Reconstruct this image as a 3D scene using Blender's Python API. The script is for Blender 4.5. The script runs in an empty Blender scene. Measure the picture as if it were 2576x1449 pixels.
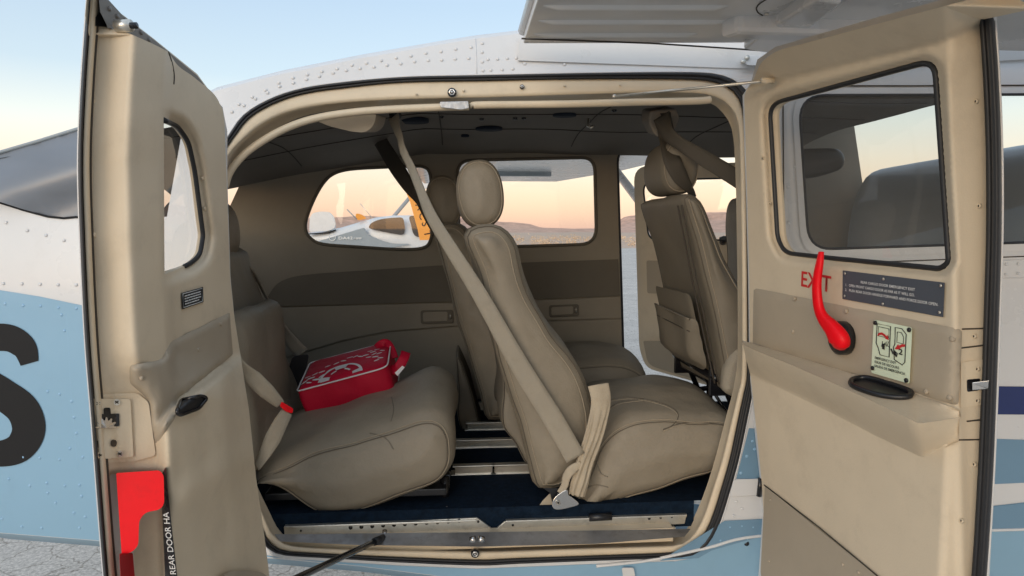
import bpy, bmesh, math, random
import numpy as np
from mathutils import Vector, Matrix, noise
from mathutils.bvhtree import BVHTree
from mathutils.geometry import delaunay_2d_cdt, tessellate_polygon
R = math.radians
random.seed(7)
scene = bpy.context.scene
C = scene.collection

# ---------------------------------------------------------------- camera
FOCAL = 1717.0                      # focal length in units of a 2576 x 1449 picture
CAM = Vector((0.0, -1.46, 1.5))
YAW = math.atan(138.0 / FOCAL)
PITCH = math.atan(149.5 / FOCAL)
fwd = Vector((math.sin(YAW) * math.cos(PITCH), math.cos(YAW) * math.cos(PITCH), -math.sin(PITCH)))
rgt = Vector((math.cos(YAW), -math.sin(YAW), 0))
upv = rgt.cross(fwd)
cd = bpy.data.cameras.new('camera')
cam = bpy.data.objects.new('camera', cd)
C.objects.link(cam)
cam.matrix_world = Matrix(((rgt.x, upv.x, -fwd.x, CAM.x), (rgt.y, upv.y, -fwd.y, CAM.y), (rgt.z, upv.z, -fwd.z, CAM.z), (0, 0, 0, 1)))
cd.sensor_width = 36.0
cd.lens = 36.0 * FOCAL / 2576.0
cd.clip_start = 0.02
cd.clip_end = 6000
scene.camera = cam

# ---------------------------------------------------------------- sky: clear dusk, the sun already at the horizon behind the camera
w = bpy.data.worlds.new('World')
scene.world = w
w.use_nodes = True
nt = w.node_tree
nt.nodes.clear()
out = nt.nodes.new('ShaderNodeOutputWorld')
bg = nt.nodes.new('ShaderNodeBackground')
tc = nt.nodes.new('ShaderNodeTexCoord')
sep = nt.nodes.new('ShaderNodeSeparateXYZ')
ramp = nt.nodes.new('ShaderNodeValToRGB')
nt.links.new(tc.outputs['Generated'], sep.inputs[0])
nt.links.new(sep.outputs['Z'], ramp.inputs['Fac'])
SUN_EL, SUN_AZ = R(8), R(209)
SKY = [(0.0, (0.49, 0.30, 0.258)), (0.052, (0.535, 0.365, 0.30)), (0.09, (0.545, 0.44, 0.37)), (0.135, (0.49, 0.485, 0.45)),
       (0.20, (0.33, 0.39, 0.44)), (0.30, (0.275, 0.345, 0.43)), (0.6, (0.36, 0.42, 0.50)), (1.0, (0.41, 0.47, 0.54))]
el = ramp.color_ramp.elements
while len(el) < len(SKY):
    el.new(0.5)
for e, (p, c) in zip(el, SKY):
    e.position = p
    e.color = (*c, 1)
nsky = nt.nodes.new('ShaderNodeTexSky')
nsky.sky_type = 'NISHITA'
nsky.sun_disc = False
nsky.sun_elevation = SUN_EL
nsky.sun_rotation = SUN_AZ
mixw = nt.nodes.new('ShaderNodeMix')
mixw.data_type = 'RGBA'
mixw.blend_type = 'ADD'
mixw.inputs[0].default_value = 0.05
nt.links.new(ramp.outputs['Color'], mixw.inputs[6])
nt.links.new(nsky.outputs['Color'], mixw.inputs[7])
nt.links.new(mixw.outputs[2], bg.inputs['Color'])
bg.inputs['Strength'].default_value = 1.0
nt.links.new(bg.outputs[0], out.inputs[0])
sl = bpy.data.lights.new('sun', 'SUN')
sl.energy = 0.8
sl.angle = R(45)
sl.color = (1.0, 0.94, 0.87)
so = bpy.data.objects.new('sun', sl)
C.objects.link(so)
# light comes from behind and left of the camera
sd = Vector((-0.46, -0.84, 0.20)).normalized()
so.rotation_euler = sd.to_track_quat('Z', 'Y').to_euler()
scene.view_settings.view_transform = 'Standard'
scene.view_settings.look = 'None'
scene.view_settings.exposure = 0.66
scene.view_settings.gamma = 1.0
scene.view_settings.use_curve_mapping = False
scene.cycles.use_denoising = True
scene.cycles.max_bounces = 10
scene.cycles.diffuse_bounces = 7
scene.cycles.transparent_max_bounces = 16

# ---------------------------------------------------------------- rays through picture points -> places on real surfaces
def ray(px, py):
    return fwd + rgt * ((px - 1288) / FOCAL) - upv * ((py - 724.5) / FOCAL)

def P(px, py, Y):
    d = ray(px, py)
    return CAM + d * ((Y - CAM.y) / d.y)

def PZ(px, py, Z):
    d = ray(px, py)
    return CAM + d * ((Z - CAM.z) / d.z)

def lin(v, tab):
    if v <= tab[0][0]:
        return tab[0][1]
    for (a, fa), (b, fb) in zip(tab, tab[1:]):
        if v <= b:
            return fa + (fb - fa) * (v - a) / (b - a)
    return tab[-1][1]

def linx(v, tab):                    # linear beyond the ends too
    if v < tab[0][0]:
        (a, fa), (b, fb) = tab[0], tab[1]
    elif v > tab[-1][0]:
        (a, fa), (b, fb) = tab[-2], tab[-1]
    else:
        return lin(v, tab)
    return fa + (fb - fa) * (v - a) / (b - a)

def sstep(a, b, v):
    t = min(1, max(0, (v - a) / (b - a)))
    return t * t * (3 - 2 * t)

def skin_y(x, z):                    # the near side of the fuselage
    lean = 0.30 * max(0, z - 1.35) ** 1.6
    t = max(0, -x - 0.5)
    return lean + 0.17 * t + 0.05 * t * t + 0.5 * max(0, 0.95 - z) ** 2

def PK(px, py, off=0.0):             # point on the fuselage skin, off metres outside it
    y = 0.0
    for _ in range(12):
        p = P(px, py, y)
        y = skin_y(p.x, p.z) - off
    return P(px, py, y)

def smooth_loop(pts, n=None, closed=True, sub=6):
    out = []
    m = len(pts)
    rng = range(m if closed else m - 1)
    for i in rng:
        if closed:
            p0, p1, p2, p3 = (pts[(i + k - 1) % m] for k in range(4))
        else:
            p0, p1, p2, p3 = pts[max(0, i - 1)], pts[i], pts[i + 1], pts[min(m - 1, i + 2)]
        for s in range(sub):
            t = s / sub
            out.append(tuple(0.5 * ((2 * b) + (c - a) * t + (2 * a - 5 * b + 4 * c - d) * t * t + (3 * b - a - 3 * c + d) * t ** 3)
                             for a, b, c, d in zip(p0, p1, p2, p3)))
    if not closed:
        out.append(tuple(pts[-1]))
    if n:
        out = resample(out, n, closed)
    return out

def resample(pts, n, closed=True):
    q = [Vector(p) for p in pts]
    if closed:
        q.append(q[0])
    L = [0]
    for a, b in zip(q, q[1:]):
        L.append(L[-1] + (b - a).length)
    out = []
    k = 0
    m = n if closed else n - 1
    for i in range(n):
        s = L[-1] * i / m
        while k < len(L) - 2 and L[k + 1] < s:
            k += 1
        f = (s - L[k]) / max(1e-9, L[k + 1] - L[k])
        out.append(tuple(q[k].lerp(q[k + 1], min(1, f))))
    return out

def round_poly(pts, r, seg=5):       # rounds the corners of a polygon; r is one radius or one per corner
    out = []
    m = len(pts)
    for i in range(m):
        rr = r[i] if isinstance(r, (list, tuple)) else r
        p = Vector(pts[i]); a = Vector(pts[i - 1]); b = Vector(pts[(i + 1) % m])
        if rr <= 0:
            out.append(tuple(p)); continue
        da, db = (a - p), (b - p)
        rr = min(rr, da.length * 0.48, db.length * 0.48)
        s, e = p + da.normalized() * rr, p + db.normalized() * rr
        for k in range(seg + 1):
            t = k / seg
            out.append(tuple(s * (1 - t) ** 2 + p * 2 * t * (1 - t) + e * t * t))
    return out

def densify(pts, step, closed=True):
    out = []
    m = len(pts)
    for i in range(m if closed else m - 1):
        a, b = Vector(pts[i]), Vector(pts[(i + 1) % m])
        k = max(1, int((b - a).length / step + 0.5))
        for s in range(k):
            out.append(tuple(a.lerp(b, s / k)))
    if not closed:
        out.append(tuple(pts[-1]))
    return out

def inside(poly, P2):                # P2: N x 2 array
    x, y = P2[:, 0], P2[:, 1]
    res = np.zeros(len(P2), bool)
    m = len(poly)
    for i in range(m):
        x1, y1 = poly[i][0], poly[i][1]
        x2, y2 = poly[(i + 1) % m][0], poly[(i + 1) % m][1]
        if y1 == y2:
            continue
        c = ((y1 > y) != (y2 > y)) & (x < (x2 - x1) * (y - y1) / (y2 - y1) + x1)
        res ^= c
    return res

# ---------------------------------------------------------------- objects
def setp(o, label=None, cat=None, group=None, kind=None):
    if label: o['label'] = label
    if cat: o['category'] = cat
    if group: o['group'] = group
    if kind: o['kind'] = kind
    return o

def adopt(o, parent):
    if parent is not None:
        o.parent = parent
        # bases are only ever moved, never turned, when things are built
        loc = Vector((0, 0, 0)); q = parent
        while q is not None:
            loc += q.location if q.get('base') else Vector((0, 0, 0))
            q = None if q.get('base') else q.parent
        o.matrix_parent_inverse = Matrix.Translation(-parent_world(parent))

WORLDLOC = {}
def parent_world(o):
    return WORLDLOC.get(o.name, Vector((0, 0, 0)))

def empty(name, loc=(0, 0, 0), parent=None):
    o = bpy.data.objects.new(name, None)
    C.objects.link(o)
    o.location = loc
    o.empty_display_size = 0.1
    WORLDLOC[o.name] = Vector(loc)
    if parent is not None:
        o.parent = parent
        o.matrix_parent_inverse = Matrix.Translation(-parent_world(parent))
    return o

def link(name, me, mat, parent=None, loc=None):
    o = bpy.data.objects.new(name, me)
    C.objects.link(o)
    if mat is not None and not me.materials:
        me.materials.append(mat)
    if loc is not None:
        o.location = loc
        WORLDLOC[o.name] = Vector(loc)
    if parent is not None:
        o.parent = parent
        o.matrix_parent_inverse = Matrix.Translation(-parent_world(parent))
    return o

def mesh(name, verts, faces, mat, parent=None, smooth=True, loc=None):
    me = bpy.data.meshes.new(name)
    me.from_pydata([tuple(v) for v in verts], [], faces)
    me.update()
    if smooth:
        me.polygons.foreach_set('use_smooth', [True] * len(me.polygons))
    return link(name, me, mat, parent, loc)

def fix_normals(o):
    bm = bmesh.new(); bm.from_mesh(o.data)
    bmesh.ops.remove_doubles(bm, verts=bm.verts, dist=1e-5)
    bmesh.ops.recalc_face_normals(bm, faces=bm.faces)
    bm.to_mesh(o.data); bm.free()
    return o

def bevel(o, wd=0.004, seg=2, ang=35):
    m = o.modifiers.new('bevel', 'BEVEL')
    m.width = wd; m.segments = seg; m.limit_method = 'ANGLE'; m.angle_limit = R(ang)
    m.harden_normals = False
    return o

def sheet_data(outline, holes, mapf, step, back=None):
    ol = densify(outline, step)
    hl = [densify(h, step) for h in holes]
    pts = list(ol)
    edges = [(i, (i + 1) % len(ol)) for i in range(len(ol))]
    for h in hl:
        b = len(pts)
        pts += h
        edges += [(b + i, b + (i + 1) % len(h)) for i in range(len(h))]
    nb = len(pts)
    A = np.array([(p[0], p[1]) for p in ol])
    x0, y0 = A.min(0); x1, y1 = A.max(0)
    gx = np.arange(x0 + step / 2, x1, step); gy = np.arange(y0 + step / 2, y1, step)
    if len(gx) and len(gy):
        G = np.array([(a + (step * 0.5 if j % 2 else 0), b) for j, b in enumerate(gy) for a in gx])
        ok = inside(ol, G)
        for h in hl:
            ok &= ~inside(h, G)
        G = G[ok]
        B = np.array([(p[0], p[1]) for p in pts])
        keep = []
        for i in range(0, len(G), 500):
            d = ((G[i:i + 500, None, :] - B[None]) ** 2).sum(2).min(1)
            keep.append(d > (0.45 * step) ** 2)
        if keep:
            G = G[np.concatenate(keep)]
        pts += [tuple(g) for g in G]
    v2, e2, f2, ov, oe, of = delaunay_2d_cdt([Vector((p[0], p[1])) for p in pts], edges, [], 0, 1e-5)
    cen = np.array([(sum(v2[i].x for i in f) / 3, sum(v2[i].y for i in f) / 3) for f in f2])
    ok = inside(ol, cen)
    for h in hl:
        ok &= ~inside(h, cen)
    faces = [tuple(f) for f, k in zip(f2, ok) if k]
    verts = [mapf(v.x, v.y) for v in v2]
    if back:
        cnt = {}
        for f in faces:
            for a, b in ((f[0], f[1]), (f[1], f[2]), (f[2], f[0])):
                cnt[(min(a, b), max(a, b))] = cnt.get((min(a, b), max(a, b)), 0) + 1
        bd = {}
        def bv(i):
            if i not in bd:
                bd[i] = len(verts)
                verts.append(back(v2[i].x, v2[i].y))
            return bd[i]
        fd = {}
        def fv(i):                   # the rim is a crisp edge: its own copies of the vertices
            if i not in fd:
                fd[i] = len(verts)
                verts.append(Vector(verts[i]))
            return fd[i]
        for f in list(faces):
            for a, b in ((f[0], f[1]), (f[1], f[2]), (f[2], f[0])):
                if cnt[(min(a, b), max(a, b))] == 1:
                    faces.append((fv(b), fv(a), bv(a), bv(b)))
    return verts, faces

def sheet(name, outline, holes, mapf, mat, parent=None, step=16, back=None, smooth=True):
    v, f = sheet_data(outline, holes, mapf, step, back)
    return mesh(name, v, f, mat, parent, smooth)

def slab(name, outline, mapf, back, mat, parent=None, step=200, bev=0.003, holes=(), seg=2):
    """A flat-sided piece: front at mapf, back at back, crisp edges softened by a bevel."""
    ol = densify(outline, step)
    hs = [densify(h, step) for h in holes]
    loops = [ol] + hs
    verts = []
    faces = []
    idx = []
    for lp in loops:
        b = len(verts)
        verts += [mapf(x, y) for x, y in lp]
        idx.append((b, len(lp)))
    n = len(verts)
    for lp in loops:
        verts += [back(x, y) for x, y in lp]
    tris = tessellate_polygon([[Vector((x, y, 0)) for x, y in lp] for lp in loops])
    for t in tris:
        faces.append(tuple(t))
        faces.append(tuple(n + i for i in reversed(t)))
    for b, m in idx:
        for i in range(m):
            j = (i + 1) % m
            faces.append((b + i, b + j, n + b + j, n + b + i))
    o = mesh(name, verts, faces, mat, parent, smooth=False)
    bm = bmesh.new(); bm.from_mesh(o.data)
    bmesh.ops.recalc_face_normals(bm, faces=bm.faces)
    bmesh.ops.dissolve_limit(bm, angle_limit=R(1.5), verts=bm.verts, edges=bm.edges)
    bm.to_mesh(o.data); bm.free()
    if bev:
        bevel(o, bev, seg)
    return o

def tube_data(pts, r, n=8, closed=False, flat=None):
    pts = [Vector(p) for p in pts]
    m = len(pts)
    verts = []; faces = []
    ref = None
    for i in range(m):
        a = pts[i - 1] if (i > 0 or closed) else pts[i]
        b = pts[(i + 1) % m] if (i < m - 1 or closed) else pts[i]
        t = (b - a).normalized() if (b - a).length > 1e-9 else Vector((1, 0, 0))
        if ref is None:
            ref = Vector((0, 0, 1)) if abs(t.z) < 0.9 else Vector((0, 1, 0))
        u = (ref - t * ref.dot(t)).normalized()
        ref = u
        v = t.cross(u)
        rr = r[i] if isinstance(r, (list, tuple)) else r
        for k in range(n):
            an = 2 * math.pi * k / n
            verts.append(pts[i] + (u * math.cos(an) + v * math.sin(an)) * rr)
    for i in range(m if closed else m - 1):
        j = (i + 1) % m
        for k in range(n):
            l = (k + 1) % n
            faces.append((i * n + k, i * n + l, j * n + l, j * n + k))
    if not closed:
        faces.append(tuple(range(n - 1, -1, -1)))
        faces.append(tuple((m - 1) * n + k for k in range(n)))
    return verts, faces

def tube(name, pts, r, mat, parent=None, n=8, closed=False):
    v, f = tube_data(pts, r, n, closed)
    return mesh(name, v, f, mat, parent)

def join_data(parts):
    V = []; Fc = []
    for v, f in parts:
        b = len(V)
        V += list(v)
        Fc += [tuple(i + b for i in q) for q in f]
    return V, Fc

def ribbon(name, pts, wd, mat, parent=None, face=(0, -1, 0), twist=None, thick=0.0016, sub=6, ripple=0.0):
    """A flat strap along pts; its flat side looks towards face, turned by twist (degrees per point)."""
    k = len(pts)
    path = smooth_loop(pts, closed=False, sub=sub)
    n = len(path)
    fs = Vector(face)
    verts = []; faces = []
    for i, p in enumerate(path):
        p = Vector(p)
        a = Vector(path[max(0, i - 1)]); b = Vector(path[min(n - 1, i + 1)])
        t = (b - a).normalized()
        s = t.cross(fs).normalized()
        f = i / (n - 1) * (k - 1)
        if twist:
            j = min(k - 2, int(f))
            ang = twist[j] + (twist[j + 1] - twist[j]) * (f - j)
            s = Matrix.Rotation(R(ang), 3, t) @ s
        ww = wd
        if isinstance(wd, (list, tuple)):
            j = min(k - 2, int(f)); ww = wd[j] + (wd[j + 1] - wd[j]) * (f - j)
        nn = s.cross(t).normalized()
        for q in (-1, -0.5, 0, 0.5, 1):
            rp = ripple * noise.noise(Vector((f * 3, q * 1.3, 5.0)))
            verts.append(p + s * (ww / 2 * q) + nn * (thick + rp))
        for q in (1, 0.5, 0, -0.5, -1):
            rp = ripple * noise.noise(Vector((f * 3, q * 1.3, 5.0)))
            verts.append(p + s * (ww / 2 * q) - nn * (thick - rp))
    m = 10
    for i in range(n - 1):
        for c in range(m):
            d = (c + 1) % m
            faces.append((i * m + c, i * m + d, (i + 1) * m + d, (i + 1) * m + c))
    faces.append(tuple(range(m - 1, -1, -1)))
    faces.append(tuple((n - 1) * m + c for c in range(m)))
    return fix_normals(mesh(name, verts, faces, mat, parent))

def profile_normals(pr):
    m = len(pr)
    out = []
    area = sum(pr[i][0] * pr[(i + 1) % m][1] - pr[(i + 1) % m][0] * pr[i][1] for i in range(m))
    sg = 1 if area > 0 else -1
    for i in range(m):
        a = pr[i - 1]; b = pr[(i + 1) % m]
        t = Vector((b[0] - a[0], b[1] - a[1]))
        t = t.normalized() if t.length > 1e-9 else Vector((1, 0))
        out.append(Vector((t.y, -t.x)) * sg)
    return out

def dist_loop(px, py, A):
    return float(np.sqrt(((A - np.array([px, py])) ** 2).sum(1).min()))

class Pillow:
    """An upholstered body: a side profile (x, z) carried from y0 to y1 with rounded flanks, a crown and slight unevenness."""
    def __init__(s, prof, y0, y1, r0=0.04, r1=None, crown=0.0, wob=0.002, n=80, shear=0.0, crowndir=None, smooth=True, seed=0.0):
        s.pr = smooth_loop(prof, n=n) if smooth else resample(prof, n)
        s.nm = profile_normals(s.pr)
        Q = np.array(s.pr); NN = np.array([tuple(v) for v in s.nm])
        lim = []
        for i in range(len(Q)):
            df = Q[i] - Q
            den = 2 * (df @ NN[i]); num = (df ** 2).sum(1)
            ok = den > 1e-7
            lim.append(float((num[ok] / den[ok]).min()) if ok.any() else 1.0)
        m = len(lim)
        mn = [min(lim[(i + k) % m] for k in (-2, -1, 0, 1, 2)) for i in range(m)]
        s.raw = [sum(mn[(i + k) % m] for k in range(-4, 5)) / 9 for i in range(m)]
        s.lim = [v * 0.8 for v in s.raw]
        s.y0, s.y1, s.r0, s.r1 = y0, y1, r0, (r0 if r1 is None else r1)
        s.crown, s.wob, s.shear, s.seed = crown, wob, shear, seed
        s.puff = min(.016, .4 * s.r0)
        s.cd = Vector(crowndir).normalized() if crowndir else Vector((0, 1))
    def ring(s, y, inset, grow=0.0):
        f = (y - s.y0) / (s.y1 - s.y0)
        cr = s.crown * max(0, 1 - (2 * f - 1) ** 2)
        out = []
        for p, nn, lm in zip(s.pr, s.nm, s.lim):
            k = max(0, nn.dot(s.cd)) ** 1.5
            d = -min(inset, lm) + cr * k + grow
            q = Vector((p[0] + nn.x * d + s.shear * (y - s.y0), y, p[1] + nn.y * d))
            if s.wob:
                q += Vector((nn.x, 0, nn.y)) * (s.wob * noise.noise(q * 9 + Vector((s.seed, 0, 0))) * 2)
            out.append(q)
        return out
    def flank(s, a, near=True):      # ring at angle a (0 = flat side, 90 = full size)
        r = s.r0 if near else s.r1
        dy = r * (1 - math.cos(R(a))); ins = r * (1 - math.sin(R(a)))
        return s.ring(s.y0 + dy if near else s.y1 - dy, ins)
    def build(s, name, mat, parent=None):
        rings = [s.flank(a) for a in (0, 18, 36, 54, 72, 90)]
        for k in range(1, 10):
            y = s.y0 + s.r0 + (s.y1 - s.r1 - s.y0 - s.r0) * k / 10
            rings.append(s.ring(y, 0))
        rings += [s.flank(a, False) for a in (90, 72, 54, 36, 18, 0)]
        n = len(s.pr)
        V = [v for r in rings for v in r]
        Fc = []
        for i in range(len(rings) - 1):
            for k in range(n):
                l = (k + 1) % n
                Fc.append((i * n + k, i * n + l, (i + 1) * n + l, (i + 1) * n + k))
        ol = [(v.x, v.z) for v in rings[0]]
        step = max(.012, max((Vector(ol[i]) - Vector(ol[i - 1])).length for i in range(n)) * 1.02)
        OA = np.array(densify(ol, .006))
        def cap(x, z):
            dd = dist_loop(x, z, OA)
            return Vector((x, s.y0 - s.puff * (1 - math.exp(-dd / .035)) + .004 * noise.noise(Vector((x * 7, z * 7, s.seed))) * sstep(0, .05, dd), z))
        cv, cf = sheet_data(ol, [], cap, step)
        b0 = len(V)
        V += cv
        Fc += [tuple(b0 + k for k in f) for f in cf]
        for i, rev in ((len(rings) - 1, False),):
            for t in tessellate_polygon([[Vector((v.x, v.z, 0)) for v in rings[i]]]):
                Fc.append(tuple(i * n + j for j in (reversed(t) if rev else t)))
        o = mesh(name, V, Fc, mat, parent)
        return fix_normals(o)
    def seam(s, name, mat, parent, a=40, near=True, f0=0.0, f1=1.0, r=0.0016, grow=0.0008):
        pts = s.flank(a, near)
        cen = None
        n = len(pts)
        i0, i1 = int(f0 * n), int(f1 * n)
        q = []
        r0 = s.r0 if near else s.r1
        for i in range(i0, i1 + (0 if f1 - f0 >= 1 else 1)):
            p = pts[i % n]; nn = s.nm[i % n]
            q.append(p + (Vector((nn.x, 0, nn.y)) * math.sin(R(a)) + Vector((0, (-1 if near else 1), 0)) * math.cos(R(a))) * grow)
        return tube(name, q, r, mat, parent, n=5, closed=(f1 - f0 >= 1))

def text(name, s, org, right, up, height, mat, parent, width=None, align='LEFT', extr=0.0002, bold=0.0, shear=0.0):
    cu = bpy.data.curves.new(name, 'FONT')
    cu.body = s
    cu.size = 1.0
    cu.align_x = align
    cu.extrude = 0
    cu.offset = bold
    cu.shear = shear
    cu.resolution_u = 3
    t = bpy.data.objects.new(name, cu)
    C.objects.link(t)
    bpy.context.view_layer.update()
    me = bpy.data.meshes.new_from_object(t.evaluated_get(bpy.context.evaluated_depsgraph_get()))
    bpy.data.objects.remove(t)
    me.name = name
    xs = [v.co.x for v in me.vertices] or [0, 1]
    ys = [v.co.y for v in me.vertices] or [0, 1]
    sy = height / 0.70
    sx = sy if width is None else width / max(1e-6, max(xs) - min(xs))
    right = Vector(right).normalized(); up = Vector(up).normalized()
    nn = right.cross(up)
    for v in me.vertices:
        x, y = v.co.x * sx, v.co.y * sy
        v.co = Vector(org) + right * x + up * y
    me.materials.clear()
    return link(name, me, mat, parent)

def drape(name, o, pts, r, m, parent, lift=0.0006, n=5, sub=6):
    """A seam lying on the surface of o, through the given sight lines."""
    bv = BVHTree.FromPolygons([v.co for v in o.data.vertices], [tuple(p.vertices) for p in o.data.polygons])
    q = []
    for x, y in smooth_loop(pts, closed=False, sub=sub):
        dr = ray(x, y).normalized()
        hit, nn, _, _ = bv.ray_cast(CAM, dr)
        if hit is not None:
            q.append(hit + (nn if nn.dot(dr) < 0 else -nn) * lift)
    return tube(name, q, r, m, parent, n=n) if len(q) > 2 else None

# ---------------------------------------------------------------- materials
def mat(name, col, rough=0.5, metal=0.0, var=0.06, nscale=6.0, bump=0.0, bscale=60.0, coat=0.0, spec=0.5, grime=0.0, gcol=(0.1, 0.09, 0.07), wrinkle=0.0, wscale=14.0):
    m = bpy.data.materials.new(name)
    m.use_nodes = True
    t = m.node_tree
    b = t.nodes['Principled BSDF']
    b.inputs['Roughness'].default_value = rough
    b.inputs['Metallic'].default_value = metal
    b.inputs['Specular IOR Level'].default_value = spec
    if coat:
        b.inputs['Coat Weight'].default_value = coat
        b.inputs['Coat Roughness'].default_value = 0.08
    co = t.nodes.new('ShaderNodeTexCoord')
    n1 = t.nodes.new('ShaderNodeTexNoise')
    n1.inputs['Scale'].default_value = nscale
    n1.inputs['Detail'].default_value = 6
    n1.inputs['Roughness'].default_value = 0.65
    t.links.new(co.outputs['Object'], n1.inputs['Vector'])
    r1 = t.nodes.new('ShaderNodeValToRGB')
    r1.color_ramp.elements[0].position = 0.3
    r1.color_ramp.elements[1].position = 0.7
    r1.color_ramp.elements[0].color = (*[max(0, c * (1 - var)) for c in col], 1)
    r1.color_ramp.elements[1].color = (*[min(1, c * (1 + var)) for c in col], 1)
    t.links.new(n1.outputs['Fac'], r1.inputs['Fac'])
    last = r1.outputs['Color']
    if grime:
        n2 = t.nodes.new('ShaderNodeTexNoise')
        n2.inputs['Scale'].default_value = nscale * 2.3
        n2.inputs['Detail'].default_value = 9
        n2.inputs['Roughness'].default_value = 0.75
        t.links.new(co.outputs['Object'], n2.inputs['Vector'])
        r2 = t.nodes.new('ShaderNodeValToRGB')
        r2.color_ramp.elements[0].position = 0.52
        r2.color_ramp.elements[0].color = (0, 0, 0, 1)
        r2.color_ramp.elements[1].position = 0.78
        r2.color_ramp.elements[1].color = (grime, grime, grime, 1)
        t.links.new(n2.outputs['Fac'], r2.inputs['Fac'])
        mx = t.nodes.new('ShaderNodeMix')
        mx.data_type = 'RGBA'
        t.links.new(r2.outputs['Color'], mx.inputs[0])
        t.links.new(last, mx.inputs[6])
        mx.inputs[7].default_value = (*gcol, 1)
        last = mx.outputs[2]
    t.links.new(last, b.inputs['Base Color'])
    mr = t.nodes.new('ShaderNodeMapRange')
    mr.inputs['To Min'].default_value = max(0.02, rough - 0.08)
    mr.inputs['To Max'].default_value = min(1, rough + 0.08)
    t.links.new(n1.outputs['Fac'], mr.inputs['Value'])
    t.links.new(mr.outputs[0], b.inputs['Roughness'])
    prev = None
    for amt, sc, det in ((bump, bscale, 3), (wrinkle, wscale, 4)):
        if not amt:
            continue
        n3 = t.nodes.new('ShaderNodeTexNoise')
        n3.inputs['Scale'].default_value = sc
        n3.inputs['Detail'].default_value = det
        t.links.new(co.outputs['Object'], n3.inputs['Vector'])
        bp = t.nodes.new('ShaderNodeBump')
        bp.inputs['Strength'].default_value = amt
        bp.inputs['Distance'].default_value = 0.002 if sc > 100 else 0.01
        t.links.new(n3.outputs['Fac'], bp.inputs['Height'])
        if prev:
            t.links.new(prev, bp.inputs['Normal'])
        prev = bp.outputs[0]
    if prev:
        t.links.new(prev, b.inputs['Normal'])
    return m

def glass(name, tint=(1, 1, 1), refl=0.08, rough=0.02, dust_sheen=0.0, dcol=(0.5, 0.48, 0.45)):
    m = bpy.data.materials.new(name)
    m.use_nodes = True
    t = m.node_tree
    t.nodes.clear()
    o = t.nodes.new('ShaderNodeOutputMaterial')
    tr = t.nodes.new('ShaderNodeBsdfTransparent')
    tr.inputs[0].default_value = (*tint, 1)
    gl = t.nodes.new('ShaderNodeBsdfGlossy')
    gl.inputs['Roughness'].default_value = rough
    lw = t.nodes.new('ShaderNodeLayerWeight')
    lw.inputs['Blend'].default_value = 0.5
    pw = t.nodes.new('ShaderNodeMath')
    pw.operation = 'POWER'
    pw.inputs[1].default_value = 4.5
    t.links.new(lw.outputs['Facing'], pw.inputs[0])
    fr = pw
    mt = t.nodes.new('ShaderNodeMath')
    mt.operation = 'ADD'
    mt.use_clamp = True
    mt.inputs[1].default_value = refl - 0.02
    co = t.nodes.new('ShaderNodeTexCoord')
    ns = t.nodes.new('ShaderNodeTexNoise')
    ns.inputs['Scale'].default_value = 5
    ns.inputs['Detail'].default_value = 5
    t.links.new(co.outputs['Object'], ns.inputs['Vector'])
    m2 = t.nodes.new('ShaderNodeMath')
    m2.operation = 'MULTIPLY_ADD'
    m2.inputs[1].default_value = 0.03
    t.links.new(ns.outputs['Fac'], m2.inputs[0])
    t.links.new(fr.outputs[0], m2.inputs[2])
    t.links.new(m2.outputs[0], mt.inputs[0])
    mx = t.nodes.new('ShaderNodeMixShader')
    t.links.new(mt.outputs[0], mx.inputs[0])
    t.links.new(tr.outputs[0], mx.inputs[1])
    t.links.new(gl.outputs[0], mx.inputs[2])
    last = mx.outputs[0]
    if dust_sheen:
        df = t.nodes.new('ShaderNodeBsdfDiffuse'); df.inputs[0].default_value = (*dcol, 1)
        m3 = t.nodes.new('ShaderNodeMath'); m3.operation = 'MULTIPLY_ADD'; m3.inputs[1].default_value = dust_sheen; m3.inputs[2].default_value = dust_sheen * 0.5
        t.links.new(ns.outputs['Fac'], m3.inputs[0])
        mz = t.nodes.new('ShaderNodeMixShader')
        t.links.new(m3.outputs[0], mz.inputs[0]); t.links.new(last, mz.inputs[1]); t.links.new(df.outputs[0], mz.inputs[2])
        last = mz.outputs[0]
    t.links.new(last, o.inputs[0])
    return m

M = {}
M['white'] = mat('white_paint', (0.68, 0.68, 0.68), 0.28, var=0.02, nscale=3, grime=0.22, gcol=(0.44, 0.42, 0.39), coat=0.3, wrinkle=0.16, wscale=5)
M['rivet'] = mat('rivet_paint', (0.68, 0.68, 0.68), 0.3, var=0.03)
M['rivet_blue'] = mat('rivet_blue_paint', (0.27, 0.46, 0.64), 0.3, var=0.03)
M['lightblue'] = mat('light_blue_paint', (0.25, 0.425, 0.57), 0.3, var=0.03, nscale=3, grime=0.25, gcol=(0.19, 0.29, 0.38), coat=0.25, wrinkle=0.16, wscale=5)
M['steelblue'] = mat('steel_blue_paint', (0.165, 0.29, 0.41), 0.3, var=0.03, nscale=3, coat=0.25)
M['navy'] = mat('navy_paint', (0.012, 0.025, 0.13), 0.25, var=0.05, coat=0.3)
M['black_paint'] = mat('black_paint', (0.010, 0.0105, 0.012), 0.6, var=0.1, spec=0.25)
M['rubber'] = mat('black_rubber', (0.016, 0.017, 0.02), 0.5, var=0.2, bump=0.15, bscale=150)
M['trim'] = mat('beige_moulded_trim', (0.66, 0.555, 0.41), 0.58, var=0.05, nscale=4, bump=0.12, bscale=380, grime=0.42, gcol=(0.43, 0.35, 0.25), wrinkle=0.10, wscale=16)
M['trim_dark'] = mat('taupe_insert_trim', (0.41, 0.345, 0.26), 0.62, var=0.05, nscale=5, bump=0.12, bscale=380, grime=0.10, gcol=(0.2, 0.16, 0.11))
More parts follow.
